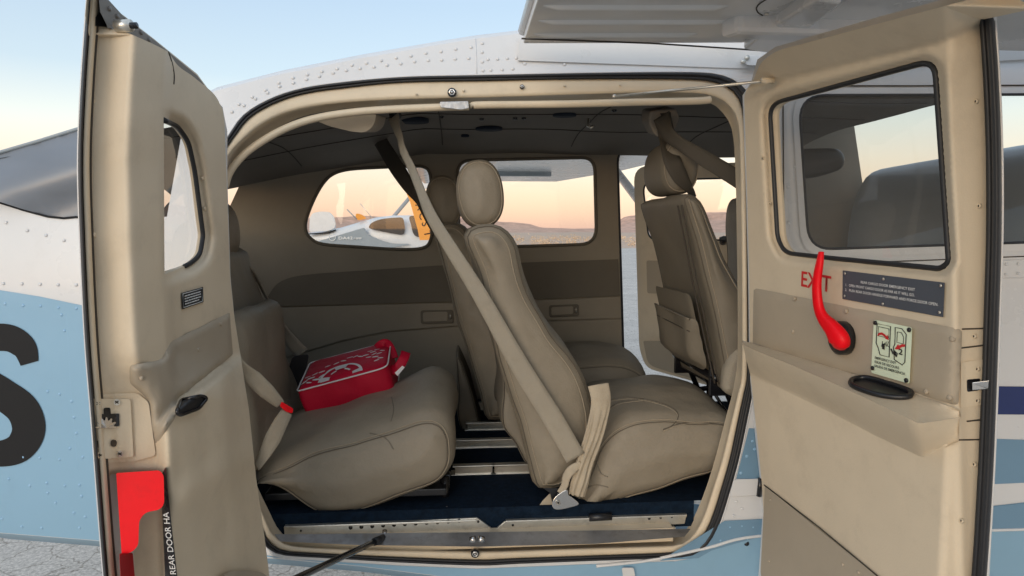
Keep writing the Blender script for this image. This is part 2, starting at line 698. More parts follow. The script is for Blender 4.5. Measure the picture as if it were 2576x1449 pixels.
M['frame'] = mat('beige_painted_metal', (0.67, 0.565, 0.415), 0.42, var=0.05, nscale=6, grime=0.25, gcol=(0.22, 0.18, 0.13))
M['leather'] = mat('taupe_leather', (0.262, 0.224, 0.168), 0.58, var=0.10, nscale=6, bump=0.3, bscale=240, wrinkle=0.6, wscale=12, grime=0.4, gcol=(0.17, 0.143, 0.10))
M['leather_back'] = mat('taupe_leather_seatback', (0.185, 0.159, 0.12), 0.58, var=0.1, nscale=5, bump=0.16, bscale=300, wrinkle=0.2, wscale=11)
M['stitch'] = mat('tan_stitching', (0.34, 0.285, 0.21), 0.7)
M['piping'] = mat('brown_piping', (0.115, 0.096, 0.07), 0.6)
M['seam'] = mat('dark_seam', (0.05, 0.04, 0.03), 0.8)
M['lining'] = mat('grey_brown_cabin_lining', (0.32, 0.278, 0.215), 0.7, var=0.1, nscale=3, bump=0.12, bscale=200, wrinkle=0.15, wscale=5)
M['lining_band'] = mat('dark_brown_lining_band', (0.16, 0.138, 0.105), 0.75, var=0.08, nscale=4, bump=0.2, bscale=200)
M['headliner'] = mat('dark_headliner', (0.22, 0.197, 0.168), 0.85, var=0.1, nscale=3, bump=0.2, bscale=160, wrinkle=0.2, wscale=6)
M['carpet'] = mat('navy_carpet', (0.006, 0.014, 0.028), 0.95, var=0.4, nscale=60, bump=0.8, bscale=500, spec=0.1, grime=0.35, gcol=(0.035, 0.04, 0.045))
M['alu'] = mat('worn_aluminium', (0.74, 0.71, 0.64), 0.34, metal=0.85, var=0.08, nscale=12, grime=0.5, gcol=(0.2, 0.18, 0.15), bump=0.05, bscale=90)
M['sill'] = mat('grey_sill_metal', (0.40, 0.41, 0.43), 0.32, metal=0.75, var=0.2, nscale=14, grime=0.6, gcol=(0.16, 0.15, 0.14), bump=0.1, bscale=60)
M['steel'] = mat('bright_steel', (0.62, 0.61, 0.60), 0.22, metal=1.0, var=0.05)
M['black_metal'] = mat('glossy_black_metal', (0.008, 0.008, 0.01), 0.22, var=0.2, coat=0.3)
M['black_plastic'] = mat('black_plastic', (0.012, 0.013, 0.016), 0.35, var=0.2)
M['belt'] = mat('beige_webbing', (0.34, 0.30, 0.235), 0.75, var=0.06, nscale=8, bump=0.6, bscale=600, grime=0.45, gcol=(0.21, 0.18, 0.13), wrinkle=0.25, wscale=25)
M['belt_shaded'] = mat('shaded_webbing', (0.072, 0.062, 0.048), 0.8, var=0.1, bump=0.5, bscale=600)  # webbing darkened: shade put into its colour
M['sleeve'] = mat('cream_belt_sleeve', (0.43, 0.365, 0.272), 0.85, var=0.12, nscale=14, bump=0.3, bscale=250, wrinkle=0.3, wscale=40, grime=0.3, gcol=(0.28, 0.21, 0.12))
M['red'] = mat('signal_red', (0.88, 0.004, 0.012), 0.40, var=0.06, spec=0.22, grime=0.35, gcol=(0.50, 0.02, 0.02), bump=0.05, bscale=120, nscale=14)
M['red_dark'] = mat('dark_red_lever', (0.36, 0.008, 0.012), 0.4, var=0.1)
M['red_print'] = mat('red_print', (0.58, 0.022, 0.025), 0.5)
M['bag'] = mat('crimson_nylon', (0.52, 0.003, 0.03), 0.55, spec=0.3, var=0.1, nscale=8, bump=0.4, bscale=500, wrinkle=0.35, wscale=18)
M['bag_white'] = mat('white_bag_print', (0.78, 0.76, 0.76), 0.5)
M['placard'] = mat('slate_placard', (0.075, 0.085, 0.105), 0.45, var=0.06)
M['placard_black'] = mat('black_placard', (0.02, 0.021, 0.024), 0.4, var=0.1)
M['print_white'] = mat('white_print', (0.72, 0.72, 0.70), 0.5)
M['glow'] = mat('pale_green_placard', (0.72, 0.80, 0.60), 0.5, var=0.02)
M['print_black'] = mat('black_print', (0.02, 0.02, 0.02), 0.5)
M['pane'] = glass('clear_window_pane', (0.97, 0.97, 0.96), 0.05, dust_sheen=0.02)
M['pane_near'] = glass('smoky_window_pane', (0.88, 0.88, 0.87), 0.06, dust_sheen=0.05)  # milky reflection put in as a pale diffuse share
M['rear_glass'] = glass('dark_rear_window', (0.02, 0.022, 0.03), 0.22, 0.34, dust_sheen=0.62, dcol=(0.25, 0.28, 0.325))  # grey-blue sky reflection put in as diffuse colour
def asphalt():
    m = mat('pale_grey_tarmac', (0.68, 0.64, 0.59), 0.9, var=0.14, nscale=1.3, spec=0.25, grime=0.4, gcol=(0.25, 0.235, 0.215))
    t = m.node_tree
    bs = t.nodes['Principled BSDF']
    co = t.nodes.new('ShaderNodeTexCoord')
    src = bs.inputs['Base Color'].links[0].from_socket
    fine = t.nodes.new('ShaderNodeTexNoise'); fine.inputs['Scale'].default_value = 55; fine.inputs['Detail'].default_value = 8; fine.inputs['Roughness'].default_value = 0.8
    t.links.new(co.outputs['Object'], fine.inputs['Vector'])
    rp = t.nodes.new('ShaderNodeValToRGB')
    rp.color_ramp.elements[0].position = 0.35; rp.color_ramp.elements[0].color = (0.45, 0.43, 0.41, 1)
    rp.color_ramp.elements[1].position = 0.62; rp.color_ramp.elements[1].color = (1.12, 1.1, 1.08, 1)
    t.links.new(fine.outputs['Fac'], rp.inputs['Fac'])
    vo = t.nodes.new('ShaderNodeTexVoronoi'); vo.feature = 'DISTANCE_TO_EDGE'; vo.inputs['Scale'].default_value = 7
    wp = t.nodes.new('ShaderNodeTexNoise'); wp.inputs['Scale'].default_value = 9; wp.inputs['Detail'].default_value = 6
    t.links.new(co.outputs['Object'], wp.inputs['Vector'])
    ad = t.nodes.new('ShaderNodeMix'); ad.data_type = 'RGBA'; ad.inputs[0].default_value = 0.12
    t.links.new(co.outputs['Object'], ad.inputs[6]); t.links.new(wp.outputs['Color'], ad.inputs[7])
    t.links.new(ad.outputs[2], vo.inputs['Vector'])
    cr = t.nodes.new('ShaderNodeValToRGB')
    cr.color_ramp.elements[0].position = 0.0; cr.color_ramp.elements[0].color = (0.55, 0.53, 0.5, 1)
    cr.color_ramp.elements[1].position = 0.035; cr.color_ramp.elements[1].color = (1, 1, 1, 1)
    t.links.new(vo.outputs['Distance'], cr.inputs['Fac'])
    m1 = t.nodes.new('ShaderNodeMix'); m1.data_type = 'RGBA'; m1.blend_type = 'MULTIPLY'; m1.inputs[0].default_value = 1
    m2 = t.nodes.new('ShaderNodeMix'); m2.data_type = 'RGBA'; m2.blend_type = 'MULTIPLY'; m2.inputs[0].default_value = 1
    t.links.new(src, m1.inputs[6]); t.links.new(rp.outputs['Color'], m1.inputs[7])
    t.links.new(m1.outputs[2], m2.inputs[6]); t.links.new(cr.outputs['Color'], m2.inputs[7])
    t.links.new(m2.outputs[2], bs.inputs['Base Color'])
    bp = t.nodes.new('ShaderNodeBump'); bp.inputs['Strength'].default_value = 0.7; bp.inputs['Distance'].default_value = 0.01
    t.links.new(fine.outputs['Fac'], bp.inputs['Height']); t.links.new(bp.outputs[0], bs.inputs['Normal'])
    return m
M['asphalt'] = asphalt()
M['sand'] = mat('desert_sand', (0.52, 0.375, 0.275), 0.9, var=0.2, nscale=0.3, bump=0.6, bscale=3)
M['rock'] = mat('pink_sandstone', (0.56, 0.34, 0.245), 0.95, var=0.35, nscale=0.16, bump=1.0, bscale=0.5, grime=0.85, gcol=(0.27, 0.18, 0.145))
M['scrub'] = mat('dry_scrub', (0.70, 0.50, 0.32), 0.9, var=0.3, nscale=0.8)
M['orange'] = mat('orange_cloth', (0.85, 0.34, 0.05), 0.7, var=0.04)
M['pgrey'] = mat('slate_grey_paint', (0.27, 0.31, 0.34), 0.4, var=0.04)
M['dglass'] = glass('aircraft_window', (0.30, 0.26, 0.24), 0.10, dust_sheen=0.1, dcol=(.3, .27, .25))

# ================================================================ THE SETTING
def grid_sheet(name, x0, x1, y0, y1, z, m, kind='structure', nx=2, ny=2, hf=None):
    V = []; Fc = []
    for j in range(ny):
        for i in range(nx):
            x = x0 + (x1 - x0) * i / (nx - 1); y = y0 + (y1 - y0) * j / (ny - 1)
            V.append((x, y, z + (hf(x, y) if hf else 0)))
    for j in range(ny - 1):
        for i in range(nx - 1):
            a = j * nx + i
            Fc.append((a, a + 1, a + nx + 1, a + nx))
    return setp(mesh(name, V, Fc, m, None, hf is not None), kind=kind)

grid_sheet('desert_ground', -2600, 2600, -2600, 2600, -0.02, M['sand'])
grid_sheet('tarmac', -90, 130, -60, 50, 0.0, M['asphalt'])
M['line'] = mat('worn_white_marking', (0.66, 0.64, 0.6), 0.7, var=0.1, grime=0.4, gcol=(0.36, 0.35, 0.33))
grid_sheet('taxi_line', -60, 120, 38.0, 38.5, 0.004, M['line'])

# mesas on the skyline: a table of crest heights seen against the sky, carried back as real terrain
RIDGE = [(-600, 560), (560, 556), (760, 552), (850, 547), (1000, 545), (1180, 548), (1260, 558), (1330, 563), (1366, 572), (1491, 577), (1548, 577),
         (1562, 556), (1575, 548), (1600, 541), (1650, 538), (1787, 534), (1850, 533), (2010, 541), (2140, 539), (2300, 542), (2600, 545), (3400, 560)]
def mesa_h(x, y):
    d = Vector((x, y, 0)) - Vector((CAM.x, CAM.y, 0))
    f = d.dot(Vector((fwd.x, fwd.y, 0)).normalized())
    px = 1150 + FOCAL * (x / max(1, y + 1.46))
    crest = (575 - lin(px, RIDGE)) / FOCAL * 420 + 1.5
    crest += 1.1 * noise.noise(Vector((x * 0.045, 0, 5))) + 0.5 * noise.noise(Vector((x * 0.16, 0, 9)))
    crest = max(crest, 0.2)
    foot = sstep(250, 385, y)
    cliff = sstep(385, 412, y + 10 * noise.noise(Vector((x * 0.03, 1, 0))))
    h = crest * (0.45 * foot + 0.55 * cliff)
    h += (noise.noise(Vector((x * 0.02, y * 0.03, 0))) * 1.5 + noise.noise(Vector((x * 0.09, y * 0.09, 3))) * 0.5) * foot * (1 - cliff)
    return h
grid_sheet('mesa_hills', -700, 900, 240, 520, -0.05, M['rock'], nx=420, ny=60, hf=mesa_h)

# dry scrub along the far edge of the tarmac
def scrub():
    V = []; Fc = []
    rs = random.Random(3)
    for i in range(700):
        y = 53 + 60 * rs.random() ** 1.5
        x = rs.uniform(-0.42, 0.72) * (y + 2)
        hgt = rs.uniform(0.3, 0.95)
        for k in range(46):
            a = rs.uniform(0, 6.283); rr = hgt * 0.9 * math.sqrt(rs.random())
            b = Vector((x + rr * math.cos(a), y + rr * math.sin(a), hgt * rs.random() ** 1.2 * (1 - 0.5 * rr / hgt)))
            s = rs.uniform(0.04, 0.13)
            t = Vector((rs.uniform(-1, 1), rs.uniform(-1, 1), rs.uniform(0.1, 1.6))) * s
            u = Vector((rs.uniform(-1, 1), rs.uniform(-1, 1), rs.uniform(-0.4, 0.4))) * s * 0.5
            n = len(V)
            V += [b - u, b + u, b + t]
            Fc.append((n, n + 1, n + 2))
    return mesh('dry_scrub', V, Fc, M['scrub'], None, False)
setp(scrub(), 'dry tan desert scrub along the far edge of the tarmac', 'scrub', kind='stuff')

# ================================================================ THE AIRPLANE
plane = empty('light_airplane', (0.1, 0.55, 0.0))
setp(plane, 'white and blue high-wing airplane with both beige cargo doors swung open', 'airplane')

# ---- fuselage skin, with the cargo opening and the front side window cut out
O0 = smooth_loop([(566, 450), (567, 375), (580, 332), (608, 292), (650, 262), (710, 235), (780, 217), (860, 206), (950, 197), (1050, 191), (1200, 188),
      (1400, 184), (1600, 181), (1750, 181), (1812, 187), (1852, 203), (1882, 230), (1898, 272), (1905, 400), (1908, 700), (1905, 900),
      (1899, 965), (1883, 1050), (1862, 1150), (1840, 1230), (1815, 1310), (1787, 1366), (1752, 1395), (1700, 1405), (1500, 1412), (1300, 1420),
      (1200, 1424), (1000, 1416), (850, 1407), (720, 1399), (690, 1391), (662, 1370), (645, 1330), (622, 1200), (602, 1000), (587, 800), (574, 600)], sub=4)
O0 = [(x - 28 * sstep(320, 430, y) * (1 - sstep(1150, 1350, y)) if x < 720 else x, y) for x, y in O0]
FWIN = round_poly([(2008, 240), (3000, 236), (3010, 596), (2034, 628)], [70, 60, 60, 60], 7)
SKIN = [(-260, 1290), (-260, 452), (-150, 480), (0, 510), (60, 529), (120, 545), (160, 549), (190, 546), (300, 556), (420, 545), (470, 262), (540, 229), (700, 188), (900, 148),
        (1100, 113), (1200, 97), (1312, 84), (1500, 60), (1800, 40), (2000, 36), (2300, 30), (2700, 24), (3200, 20), (3200, 1700), (1900, 1640),
        (1600, 1530), (1300, 1478), (1100, 1449), (900, 1424), (660, 1403), (420, 1380), (240, 1360), (0, 1341), (-150, 1318)]
fus = sheet('fuselage', SKIN, [O0, FWIN], PK, M['white'], plane, step=22)
# roof: the upper edge rolled over to the far side, and the belly tucked under
def roll(name, pts, offs, m, parent):
    V = []; Fc = []
    n = len(pts)
    for (dy, dz) in offs:
        V += [Vector((p.x, p.y + dy, p.z + dz)) for p in pts]
    for j in range(len(offs) - 1):
        for i in range(n - 1):
            Fc.append((j * n + i, j * n + i + 1, (j + 1) * n + i + 1, (j + 1) * n + i))
    return mesh(name, V, Fc, m, parent)
top = [PK(x, y) for x, y in densify([(420, 285), (470, 262), (540, 229), (700, 188), (900, 148), (1100, 113), (1200, 97), (1312, 84), (1500, 60), (1800, 40), (2000, 36), (2300, 30), (2700, 24)], 40, False)]
roll('roof', top, [(0, -0.004), (0.02, 0.012), (0.06, 0.024), (0.14, 0.034), (0.4, 0.04), (0.75, 0.034), (0.93, 0.02), (0.99, 0), (1.0, -0.02)], M['white'], plane)
bot = [PK(x, y) for x, y in densify([(-260, 1288), (-150, 1316), (0, 1339), (240, 1358), (420, 1378), (660, 1401), (900, 1422), (1100, 1447), (1300, 1476), (1600, 1528), (1900, 1638), (2500, 1690)], 60, False)]
roll('belly', bot, [(0, 0), (0.03, -0.03), (0.12, -0.06), (0.5, -0.08), (0.9, -0.06), (1.0, 0.0)], M['lightblue'], plane)

def strip_paint(name, upper, lower, m, off=0.0015, step=20):
    ol = list(upper) + list(reversed(lower))
    return sheet(name, ol, [], lambda x, y: PK(x, y, off), m, fus, step=step)
strip_paint('light_blue_band', [(-255, 682), (-100, 708), (0, 730), (100, 746), (205, 768), (330, 796)], [(-255, 1290), (-150, 1316), (0, 1340), (240, 1359), (330, 1370)], M['lightblue'])
strip_paint('navy_stripe', [(1908, 962), (2300, 969), (2700, 974), (3150, 974)], [(1896, 1032), (2300, 1041), (2700, 1044), (3150, 1044)], M['navy'])
strip_paint('steel_blue_stripe', [(1884, 1077), (2300, 1098), (2700, 1110), (3150, 1110)], [(1852, 1204), (2300, 1216), (2500, 1218), (2700, 1209), (3150, 1209)], M['steelblue'])
# lower blue field, wrapped round under the sill
strip_paint('lower_blue_field', [(664, 1396), (720, 1406), (850, 1414), (1000, 1423), (1200, 1431), (1500, 1419), (1700, 1412), (1757, 1402), (1794, 1370), (1820, 1312), (1920, 1305), (2480, 1275), (2700, 1250), (3150, 1250)],
            [(664, 1400), (900, 1423), (1100, 1448), (1300, 1476), (1600, 1525), (1900, 1630), (2700, 1660), (3150, 1660)], M['lightblue'])
strip_paint('steel_blue_field', [(1823, 1310), (1920, 1306), (2480, 1276), (2700, 1252), (3150, 1252)], [(1660, 1411), (1757, 1404), (1790, 1385), (1905, 1352), (2480, 1334), (2700, 1328), (3150, 1328)], M['steelblue'], off=0.003)
tube('white_edge', [PK(x, y, 0.004) for x, y in smooth_loop([(1500, 1424), (1580, 1416), (1640, 1408), (1780, 1378), (1905, 1349), (2200, 1338), (2480, 1334), (2700, 1330), (3150, 1330)], closed=False)], 0.0035, M['white'], fus)
# skin laps: thin raised plate edges
def lap(pts, r=0.0012, m='rivet'):
    return tube('skin_lap', [PK(x, y, 0.0004) for x, y in densify(pts, 30, False)], r, M[m], fus, n=6)
lap([(-255, 768), (0, 779), (200, 787)], m='rivet_blue'); lap([(-255, 1165), (0, 1172), (205, 1192)], m='rivet_blue'); lap([(168, 790), (180, 1000), (196, 1180)], m='rivet_blue')
lap([(1196, 98), (1198, 140), (1199, 186)]); lap([(1800, 1410), (1803, 1449), (1806, 1500)], m='rivet_blue'); lap([(2480, 655), (3100, 646)]); lap([(2480, 700), (3100, 692)])
# hinge plate of the front door
slab('hinge_plate', round_poly([(1846, 1206), (1908, 1204), (1906, 1246), (1836, 1250)], 4, 2), lambda x, y: PK(x, y, 0.008), lambda x, y: PK(x, y, 0.0), M['white'], fus, bev=0.001)
tube('hinge_pin', [PK(1914, 1203, 0.008), PK(1909, 1248, 0.008)], 0.006, M['black_metal'], fus)
slab('door_stop_tab', round_poly([(1564, 1428), (1594, 1428), (1602, 1470), (1570, 1470)], 4, 2), lambda x, y: PK(x, y, 0.012), lambda x, y: PK(x, y, 0.0), M['white'], fus, bev=0.001)
tube('drain_hole', [PK(1878, 1367, 0.0005), PK(1878, 1367, 0.0025)], 0.006, M['black_metal'], fus, n=10)

# registration letter on the tail: a broad painted S
def stroke(name, cl, wd, mapf, m, parent):
    path = smooth_loop(cl, closed=False, sub=8)
    L = []; Rr = []
    for i, p in enumerate(path):
        a = Vector(path[max(0, i - 1)][:2]); b = Vector(path[min(len(path) - 1, i + 1)][:2])
        t = (b - a).normalized(); n = Vector((-t.y, t.x))
        ww = p[2] if len(p) > 2 else wd
        L.append((p[0] + n.x * ww / 2, p[1] + n.y * ww / 2)); Rr.append((p[0] - n.x * ww / 2, p[1] - n.y * ww / 2))
    n = len(L)
    V = [mapf(*p) for p in L] + [mapf(*p) for p in Rr]
    Fc = [(i, i + 1, n + i + 1, n + i) for i in range(n - 1)]
    return mesh(name, V, Fc, m, parent)
stroke('registration_letter', [(74, 914, 46), (60, 874, 62), (20, 850, 68), (-36, 856, 70), (-68, 900, 74), (-50, 952, 78), (5, 990, 80), (56, 1030, 84), (72, 1080, 84), (50, 1124, 76), (5, 1141, 66), (-45, 1135, 60), (-85, 1090, 56)],
       70, lambda x, y: PK(x, y, 0.003), M['black_paint'], fus)

# rivets: one small dome, shared
def dome(r, h):
    V = []; Fc = []
    for k, (rr, hh) in enumerate(((1.0, 0.0), (0.85, 0.6), (0.45, 0.95))):
        for i in range(9):
            a = 2 * math.pi * i / 9
            V.append((r * rr * math.cos(a), -h * hh, r * rr * math.sin(a)))
    V.append((0, -h, 0))
    for k in range(2):
        for i in range(9):
            j = (i + 1) % 9
            Fc.append((k * 9 + i, k * 9 + j, (k + 1) * 9 + j, (k + 1) * 9 + i))
    for i in range(9):
        Fc.append((18 + i, 18 + (i + 1) % 9, 27))
    return V, Fc
def rivet_mesh(m, r=0.0037, h=0.0016):
    V, Fc = dome(r, h)
    me = bpy.data.meshes.new('rivet'); me.from_pydata(V, [], Fc); me.update()
    me.polygons.foreach_set('use_smooth', [True] * len(me.polygons)); me.materials.append(m)
    return me
RV = {'w': rivet_mesh(M['rivet']), 'b': rivet_mesh(M['rivet_blue'])}
def rivet(px, py, c='w'):
    o = link('rivet', RV[c], None, fus, PK(px, py, 0.0016))
    WORLDLOC.pop(o.name, None)
def rivet_row(pts, n, c='w', jit=1.0):
    for p in resample(pts, n, False):
        rivet(p[0] + random.uniform(-jit, jit), p[1] + random.uniform(-jit, jit), c)
for p in ((15, 560), (68, 580), (115, 592), (160, 605)): rivet(*p)
rivet_row([(8, 714), (192, 717)], 5)
rivet_row([(14, 765), (192, 776)], 5, 'b')
for p in ((155, 792), (162, 832), (120, 985), (150, 992), (180, 1010), (186, 1050), (192, 1090), (176, 1128), (22, 1205), (75, 1222), (118, 1215), (163, 1222), (200, 1220), (205, 1248), (140, 1265), (120, 1240),
          (186, 1290), (214, 1300), (5, 1305), (55, 1325), (105, 1342), (200, 1345), (208, 1150), (60, 1150), (100, 1152), (150, 1156)): rivet(p[0], min(p[1], 1328), 'b')
rivet_row([(582, 282), (700, 218), (860, 178), (1050, 154), (1180, 146)], 19)
rivet_row([(600, 262), (720, 198), (880, 165), (1060, 136), (1185, 118)], 17)
rivet_row([(1213, 108), (1214, 178)], 4); rivet_row([(1228, 150), (1300, 146)], 4); rivet_row([(1235, 176), (1290, 173)], 3)
for p in ((1905, 1056), (1910, 1072)): rivet(*p)
for p in ((1893, 1110), (1906, 1105), (1879, 1148), (1864, 1190), (1898, 1130)): rivet(*p, 'b')
for p in ((1852, 1262), (1866, 1280), (1846, 1298)): rivet(*p)
for p in ((1836, 1325), (1866, 1322), (1894, 1325), (1812, 1358), (1850, 1355), (1880, 1354)): rivet(*p, 'b')
for p in ((2532, 665), (2562, 664), (2532, 690), (2562, 688), (2000, 420), (1984, 470), (1985, 560)): rivet(*p)

# rear side window wrapping over the tail cone
RWIN = [(-258, 450), (-150, 424), (0, 383), (100, 354), (190, 326), (330, 285), (400, 300), (390, 552), (300, 554), (190, 544), (160, 547), (120, 543), (60, 527), (0, 508), (-150, 478)]
def bulge(x, y):
    return PK(x, y, 0.035 * math.sin(math.pi * min(1, max(0, (y - (400 - .32 * x)) / 165))))
rw = sheet('rear_window', RWIN, [], bulge, M['rear_glass'], plane, step=24)
tube('window_trim', [PK(x, y, 0.002) for x, y in densify([(-258, 452), (-150, 480), (0, 510), (60, 529), (120, 545), (160, 549), (190, 546), (300, 556)], 30, False)], 0.0024, M['black_paint'], rw)
tube('window_trim', [PK(x, y, 0.002) for x, y in densify([(-258, 450), (-150, 424), (0, 383), (100, 354), (190, 326), (330, 285), (400, 300)], 30, False)], 0.004, M['pgrey'], rw)

# front side window
fw = sheet('front_side_window', FWIN, [], lambda x, y: PK(x, y, -0.004), M['pane_near'], plane, step=60)
tube('window_seal', [PK(x, y, 0.002) for x, y in densify(FWIN, 30)], 0.0035, M['rubber'], fw, closed=True)
FRIM = round_poly([(1990, 222), (3030, 218), (3040, 616), (2016, 650)], [84, 70, 70, 72], 7)
def ring_between(name, A, B, fa, fb, m, parent, cx, cy, n=160):
    a = angle_sample(A, cx, cy, n); b = angle_sample(B, cx, cy, n)
    V = [fa(*p) for p in a] + [fb(*p) for p in b]
    Fc = [(i, (i + 1) % n, n + (i + 1) % n, n + i) for i in range(n)]
    return mesh(name, V, Fc, m, parent)
def angle_sample(loop, cx, cy, n):
    out = []
    m = len(loop)
    for k in range(n):
        an = 2 * math.pi * k / n
        d = Vector((math.cos(an), math.sin(an) * 0.9))
        best = None
        for i in range(m):
            a = Vector(loop[i][:2]) - Vector((cx, cy)); b = Vector(loop[(i + 1) % m][:2]) - Vector((cx, cy))
            e = b - a
            den = d.x * e.y - d.y * e.x
            if abs(den) < 1e-12: continue
            t = (a.x * e.y - a.y * e.x) / den
            s = (a.x * d.y - a.y * d.x) / den
            if t > 0 and -1e-9 <= s <= 1 + 1e-9 and (best is None or t < best): best = t
        out.append((cx + d.x * best, cy + d.y * best))
    return out
ring_between('window_frame', FRIM, FWIN, lambda x, y: PK(x, y, 0.0025), lambda x, y: PK(x, y, 0.0035), M['white'], fw, 2500, 430)
tube('frame_joint', [PK(x, y, 0.0012) for x, y in densify([(1985, 690), (1972, 640), (1970, 250), (1988, 218)], 30, False)], 0.0016, M['seam'], fus, n=5)
tube('frame_joint', [PK(x, y, 0.0012) for x, y in densify([(1930, 662), (2200, 660), (2700, 640)], 40, False)], 0.0014, M['seam'], fus, n=5)
tube('frame_joint', [PK(x, y, 0.0012) for x, y in densify([(2000, 216), (2300, 216), (2700, 214)], 40, False)], 0.0018, M['seam'], fus, n=5)

# ---- cargo door frame: seal, flange and inner lip
CX, CY = 1230, 800
O1 = smooth_loop([(580, 450), (581, 380), (594, 340), (620, 302), (660, 274), (718, 248), (785, 231), (863, 221), (950, 211), (1050, 205), (1200, 203),
      (1400, 199), (1600, 198), (1745, 200), (1800, 207), (1838, 224), (1860, 250), (1870, 290), (1876, 400), (1880, 700), (1880, 930),
      (1872, 985), (1858, 1050), (1837, 1150), (1815, 1228), (1792, 1300), (1768, 1350), (1740, 1378), (1695, 1390), (1500, 1398), (1300, 1405),
      (1200, 1409), (1000, 1402), (850, 1395), (725, 1388), (698, 1380), (675, 1360), (660, 1325), (636, 1200), (616, 1000), (601, 800), (588, 600)], sub=4)
O2 = smooth_loop([(588, 470), (590, 410), (606, 366), (640, 326), (690, 296), (740, 278), (800, 266), (870, 258), (950, 253), (1050, 249), (1200, 246),
      (1400, 240), (1600, 234), (1735, 234), (1785, 240), (1820, 254), (1846, 282), (1858, 320), (1862, 420), (1866, 700), (1866, 930),
      (1857, 985), (1842, 1050), (1818, 1150), (1794, 1228), (1770, 1300), (1745, 1345), (1715, 1368), (1670, 1374), (1500, 1379), (1300, 1386),
      (1200, 1388), (1000, 1384), (850, 1380), (740, 1374), (712, 1366), (690, 1348), (674, 1318), (648, 1200), (625, 1000), (608, 800), (594, 600)], sub=4)
O3 = smooth_loop([(598, 480), (602, 430), (620, 390), (655, 350), (705, 318), (752, 296), (810, 282), (880, 272), (950, 267), (1050, 263), (1200, 258),
      (1400, 252), (1600, 247), (1730, 246), (1770, 253), (1800, 266), (1826, 294), (1842, 330), (1850, 430), (1855, 700), (1855, 900),
      (1843, 985), (1826, 1050), (1800, 1150), (1776, 1228), (1748, 1296), (1720, 1340), (1695, 1352), (1660, 1356), (1500, 1360), (1300, 1366),
      (1200, 1368), (1000, 1364), (850, 1360), (745, 1354), (720, 1346), (702, 1328), (688, 1300), (660, 1190), (636, 1000), (616, 800), (602, 600)], sub=4)
def widen(lp):                      # the rear jamb stands behind the open rear door
    return [(x - 28 * sstep(320, 430, y) * (1 - sstep(1150, 1350, y)) if x < 720 else x, y) for x, y in lp]
O1, O2, O3 = widen(O1), widen(O2), widen(O3)
def loft(name, loops, maps, m, parent, n=220):
    V = []; Fc = []
    for lp, mp in zip(loops, maps):
        V += [mp(*p) for p in angle_sample(lp, CX, CY, n)]
    for j in range(len(loops) - 1):
        for i in range(n):
            k = (i + 1) % n
            Fc.append((j * n + i, j * n + k, (j + 1) * n + k, (j + 1) * n + i))
    return mesh(name, V, Fc, m, parent)
def lerp_loop(A, B, t, n=220):
    a = angle_sample(A, CX, CY, n); b = angle_sample(B, CX, CY, n)
    return [(p[0] + (q[0] - p[0]) * t, p[1] + (q[1] - p[1]) * t) for p, q in zip(a, b)]
skd = lambda d: (lambda x, y: PK(x, y, -d))
frame = loft('cargo_door_frame', [O1, lerp_loop(O1, O2, .04), lerp_loop(O1, O2, .2), lerp_loop(O1, O2, .75), lerp_loop(O1, O2, .95), O2, lerp_loop(O2, O3, .3), O3],
             [skd(0.018), skd(0.009), skd(0.007), skd(0.010), skd(0.013), skd(0.022), skd(0.05), skd(0.075)], M['frame'], plane)
loft('door_seal', [O0, lerp_loop(O0, O1, .1), lerp_loop(O0, O1, .3), lerp_loop(O0, O1, .5), lerp_loop(O0, O1, .62), lerp_loop(O0, O1, .75), lerp_loop(O0, O1, .95), lerp_loop(O0, O1, 1.06)],
     [skd(0.004), skd(-0.003), skd(-0.006), skd(-0.002), skd(0.004), skd(-0.001), skd(0.002), skd(0.016)], M['rubber'], frame)
tube('white_edge', [PK(x, y, 0.001) for x, y in angle_sample(O0, CX, CY, 220)], 0.0016, M['rivet'], frame, n=6, closed=True)
# latch studs at top and bottom of the opening where the two doors meet
def stud(px, py, r, d=0.006):
    c = PK(px, py, -d)
    a = tube('latch_stud', [c + Vector((0, 0.004, 0)), c + Vector((0, -0.005, 0))], r, M['black_metal'], frame, n=14)
    b = tube('stud_ring', [c + Vector((r * .62 * math.cos(t * math.pi / 3), -0.006, r * .62 * math.sin(t * math.pi / 3))) for t in range(6)], r * 0.2, M['steel'], a if False else frame, n=6, closed=True)
    tube('stud_tip', [c + Vector((0, -0.004, 0)), c + Vector((0, -0.0085, 0))], r * 0.3, M['steel'], frame, n=8)
stud(1137, 233, 0.0098); stud(1195, 1391, 0.0095); stud(1313, 219, 0.005)
for p in ((1047, 237), (1166, 228), (1420, 216), (1560, 214)):
    c = PK(p[0], p[1], -0.006)
    tube('frame_screw', [c, c + Vector((0, -0.003, 0))], 0.0028, M['frame'], frame, n=8)
# strike plates on the frame
slab('strike_plate', round_poly([(1106, 256), (1178, 254), (1180, 272), (1160, 276), (1108, 270)], 3, 2), lambda x, y: P(x, y, .072), lambda x, y: P(x, y, .085), M['sill'], frame, bev=0.0008)
# rolled headliner edge just inside the opening
tube('headliner_edge', [P(x, y, 0.10) for x, y in smooth_loop([(566, 470), (580, 430), (618, 385), (676, 345), (740, 314), (810, 294), (900, 281), (1000, 274), (1100, 270), (1180, 268)], closed=False)], 0.0085, M['frame'], frame)
tube('headliner_edge', [P(x, y, 0.10) for x, y in smooth_loop([(1190, 268), (1210, 264), (1400, 262), (1600, 257), (1750, 254), (1790, 250)], closed=False)], [0.004] + [0.0085] * 29 + [0.003], M['frame'], frame)

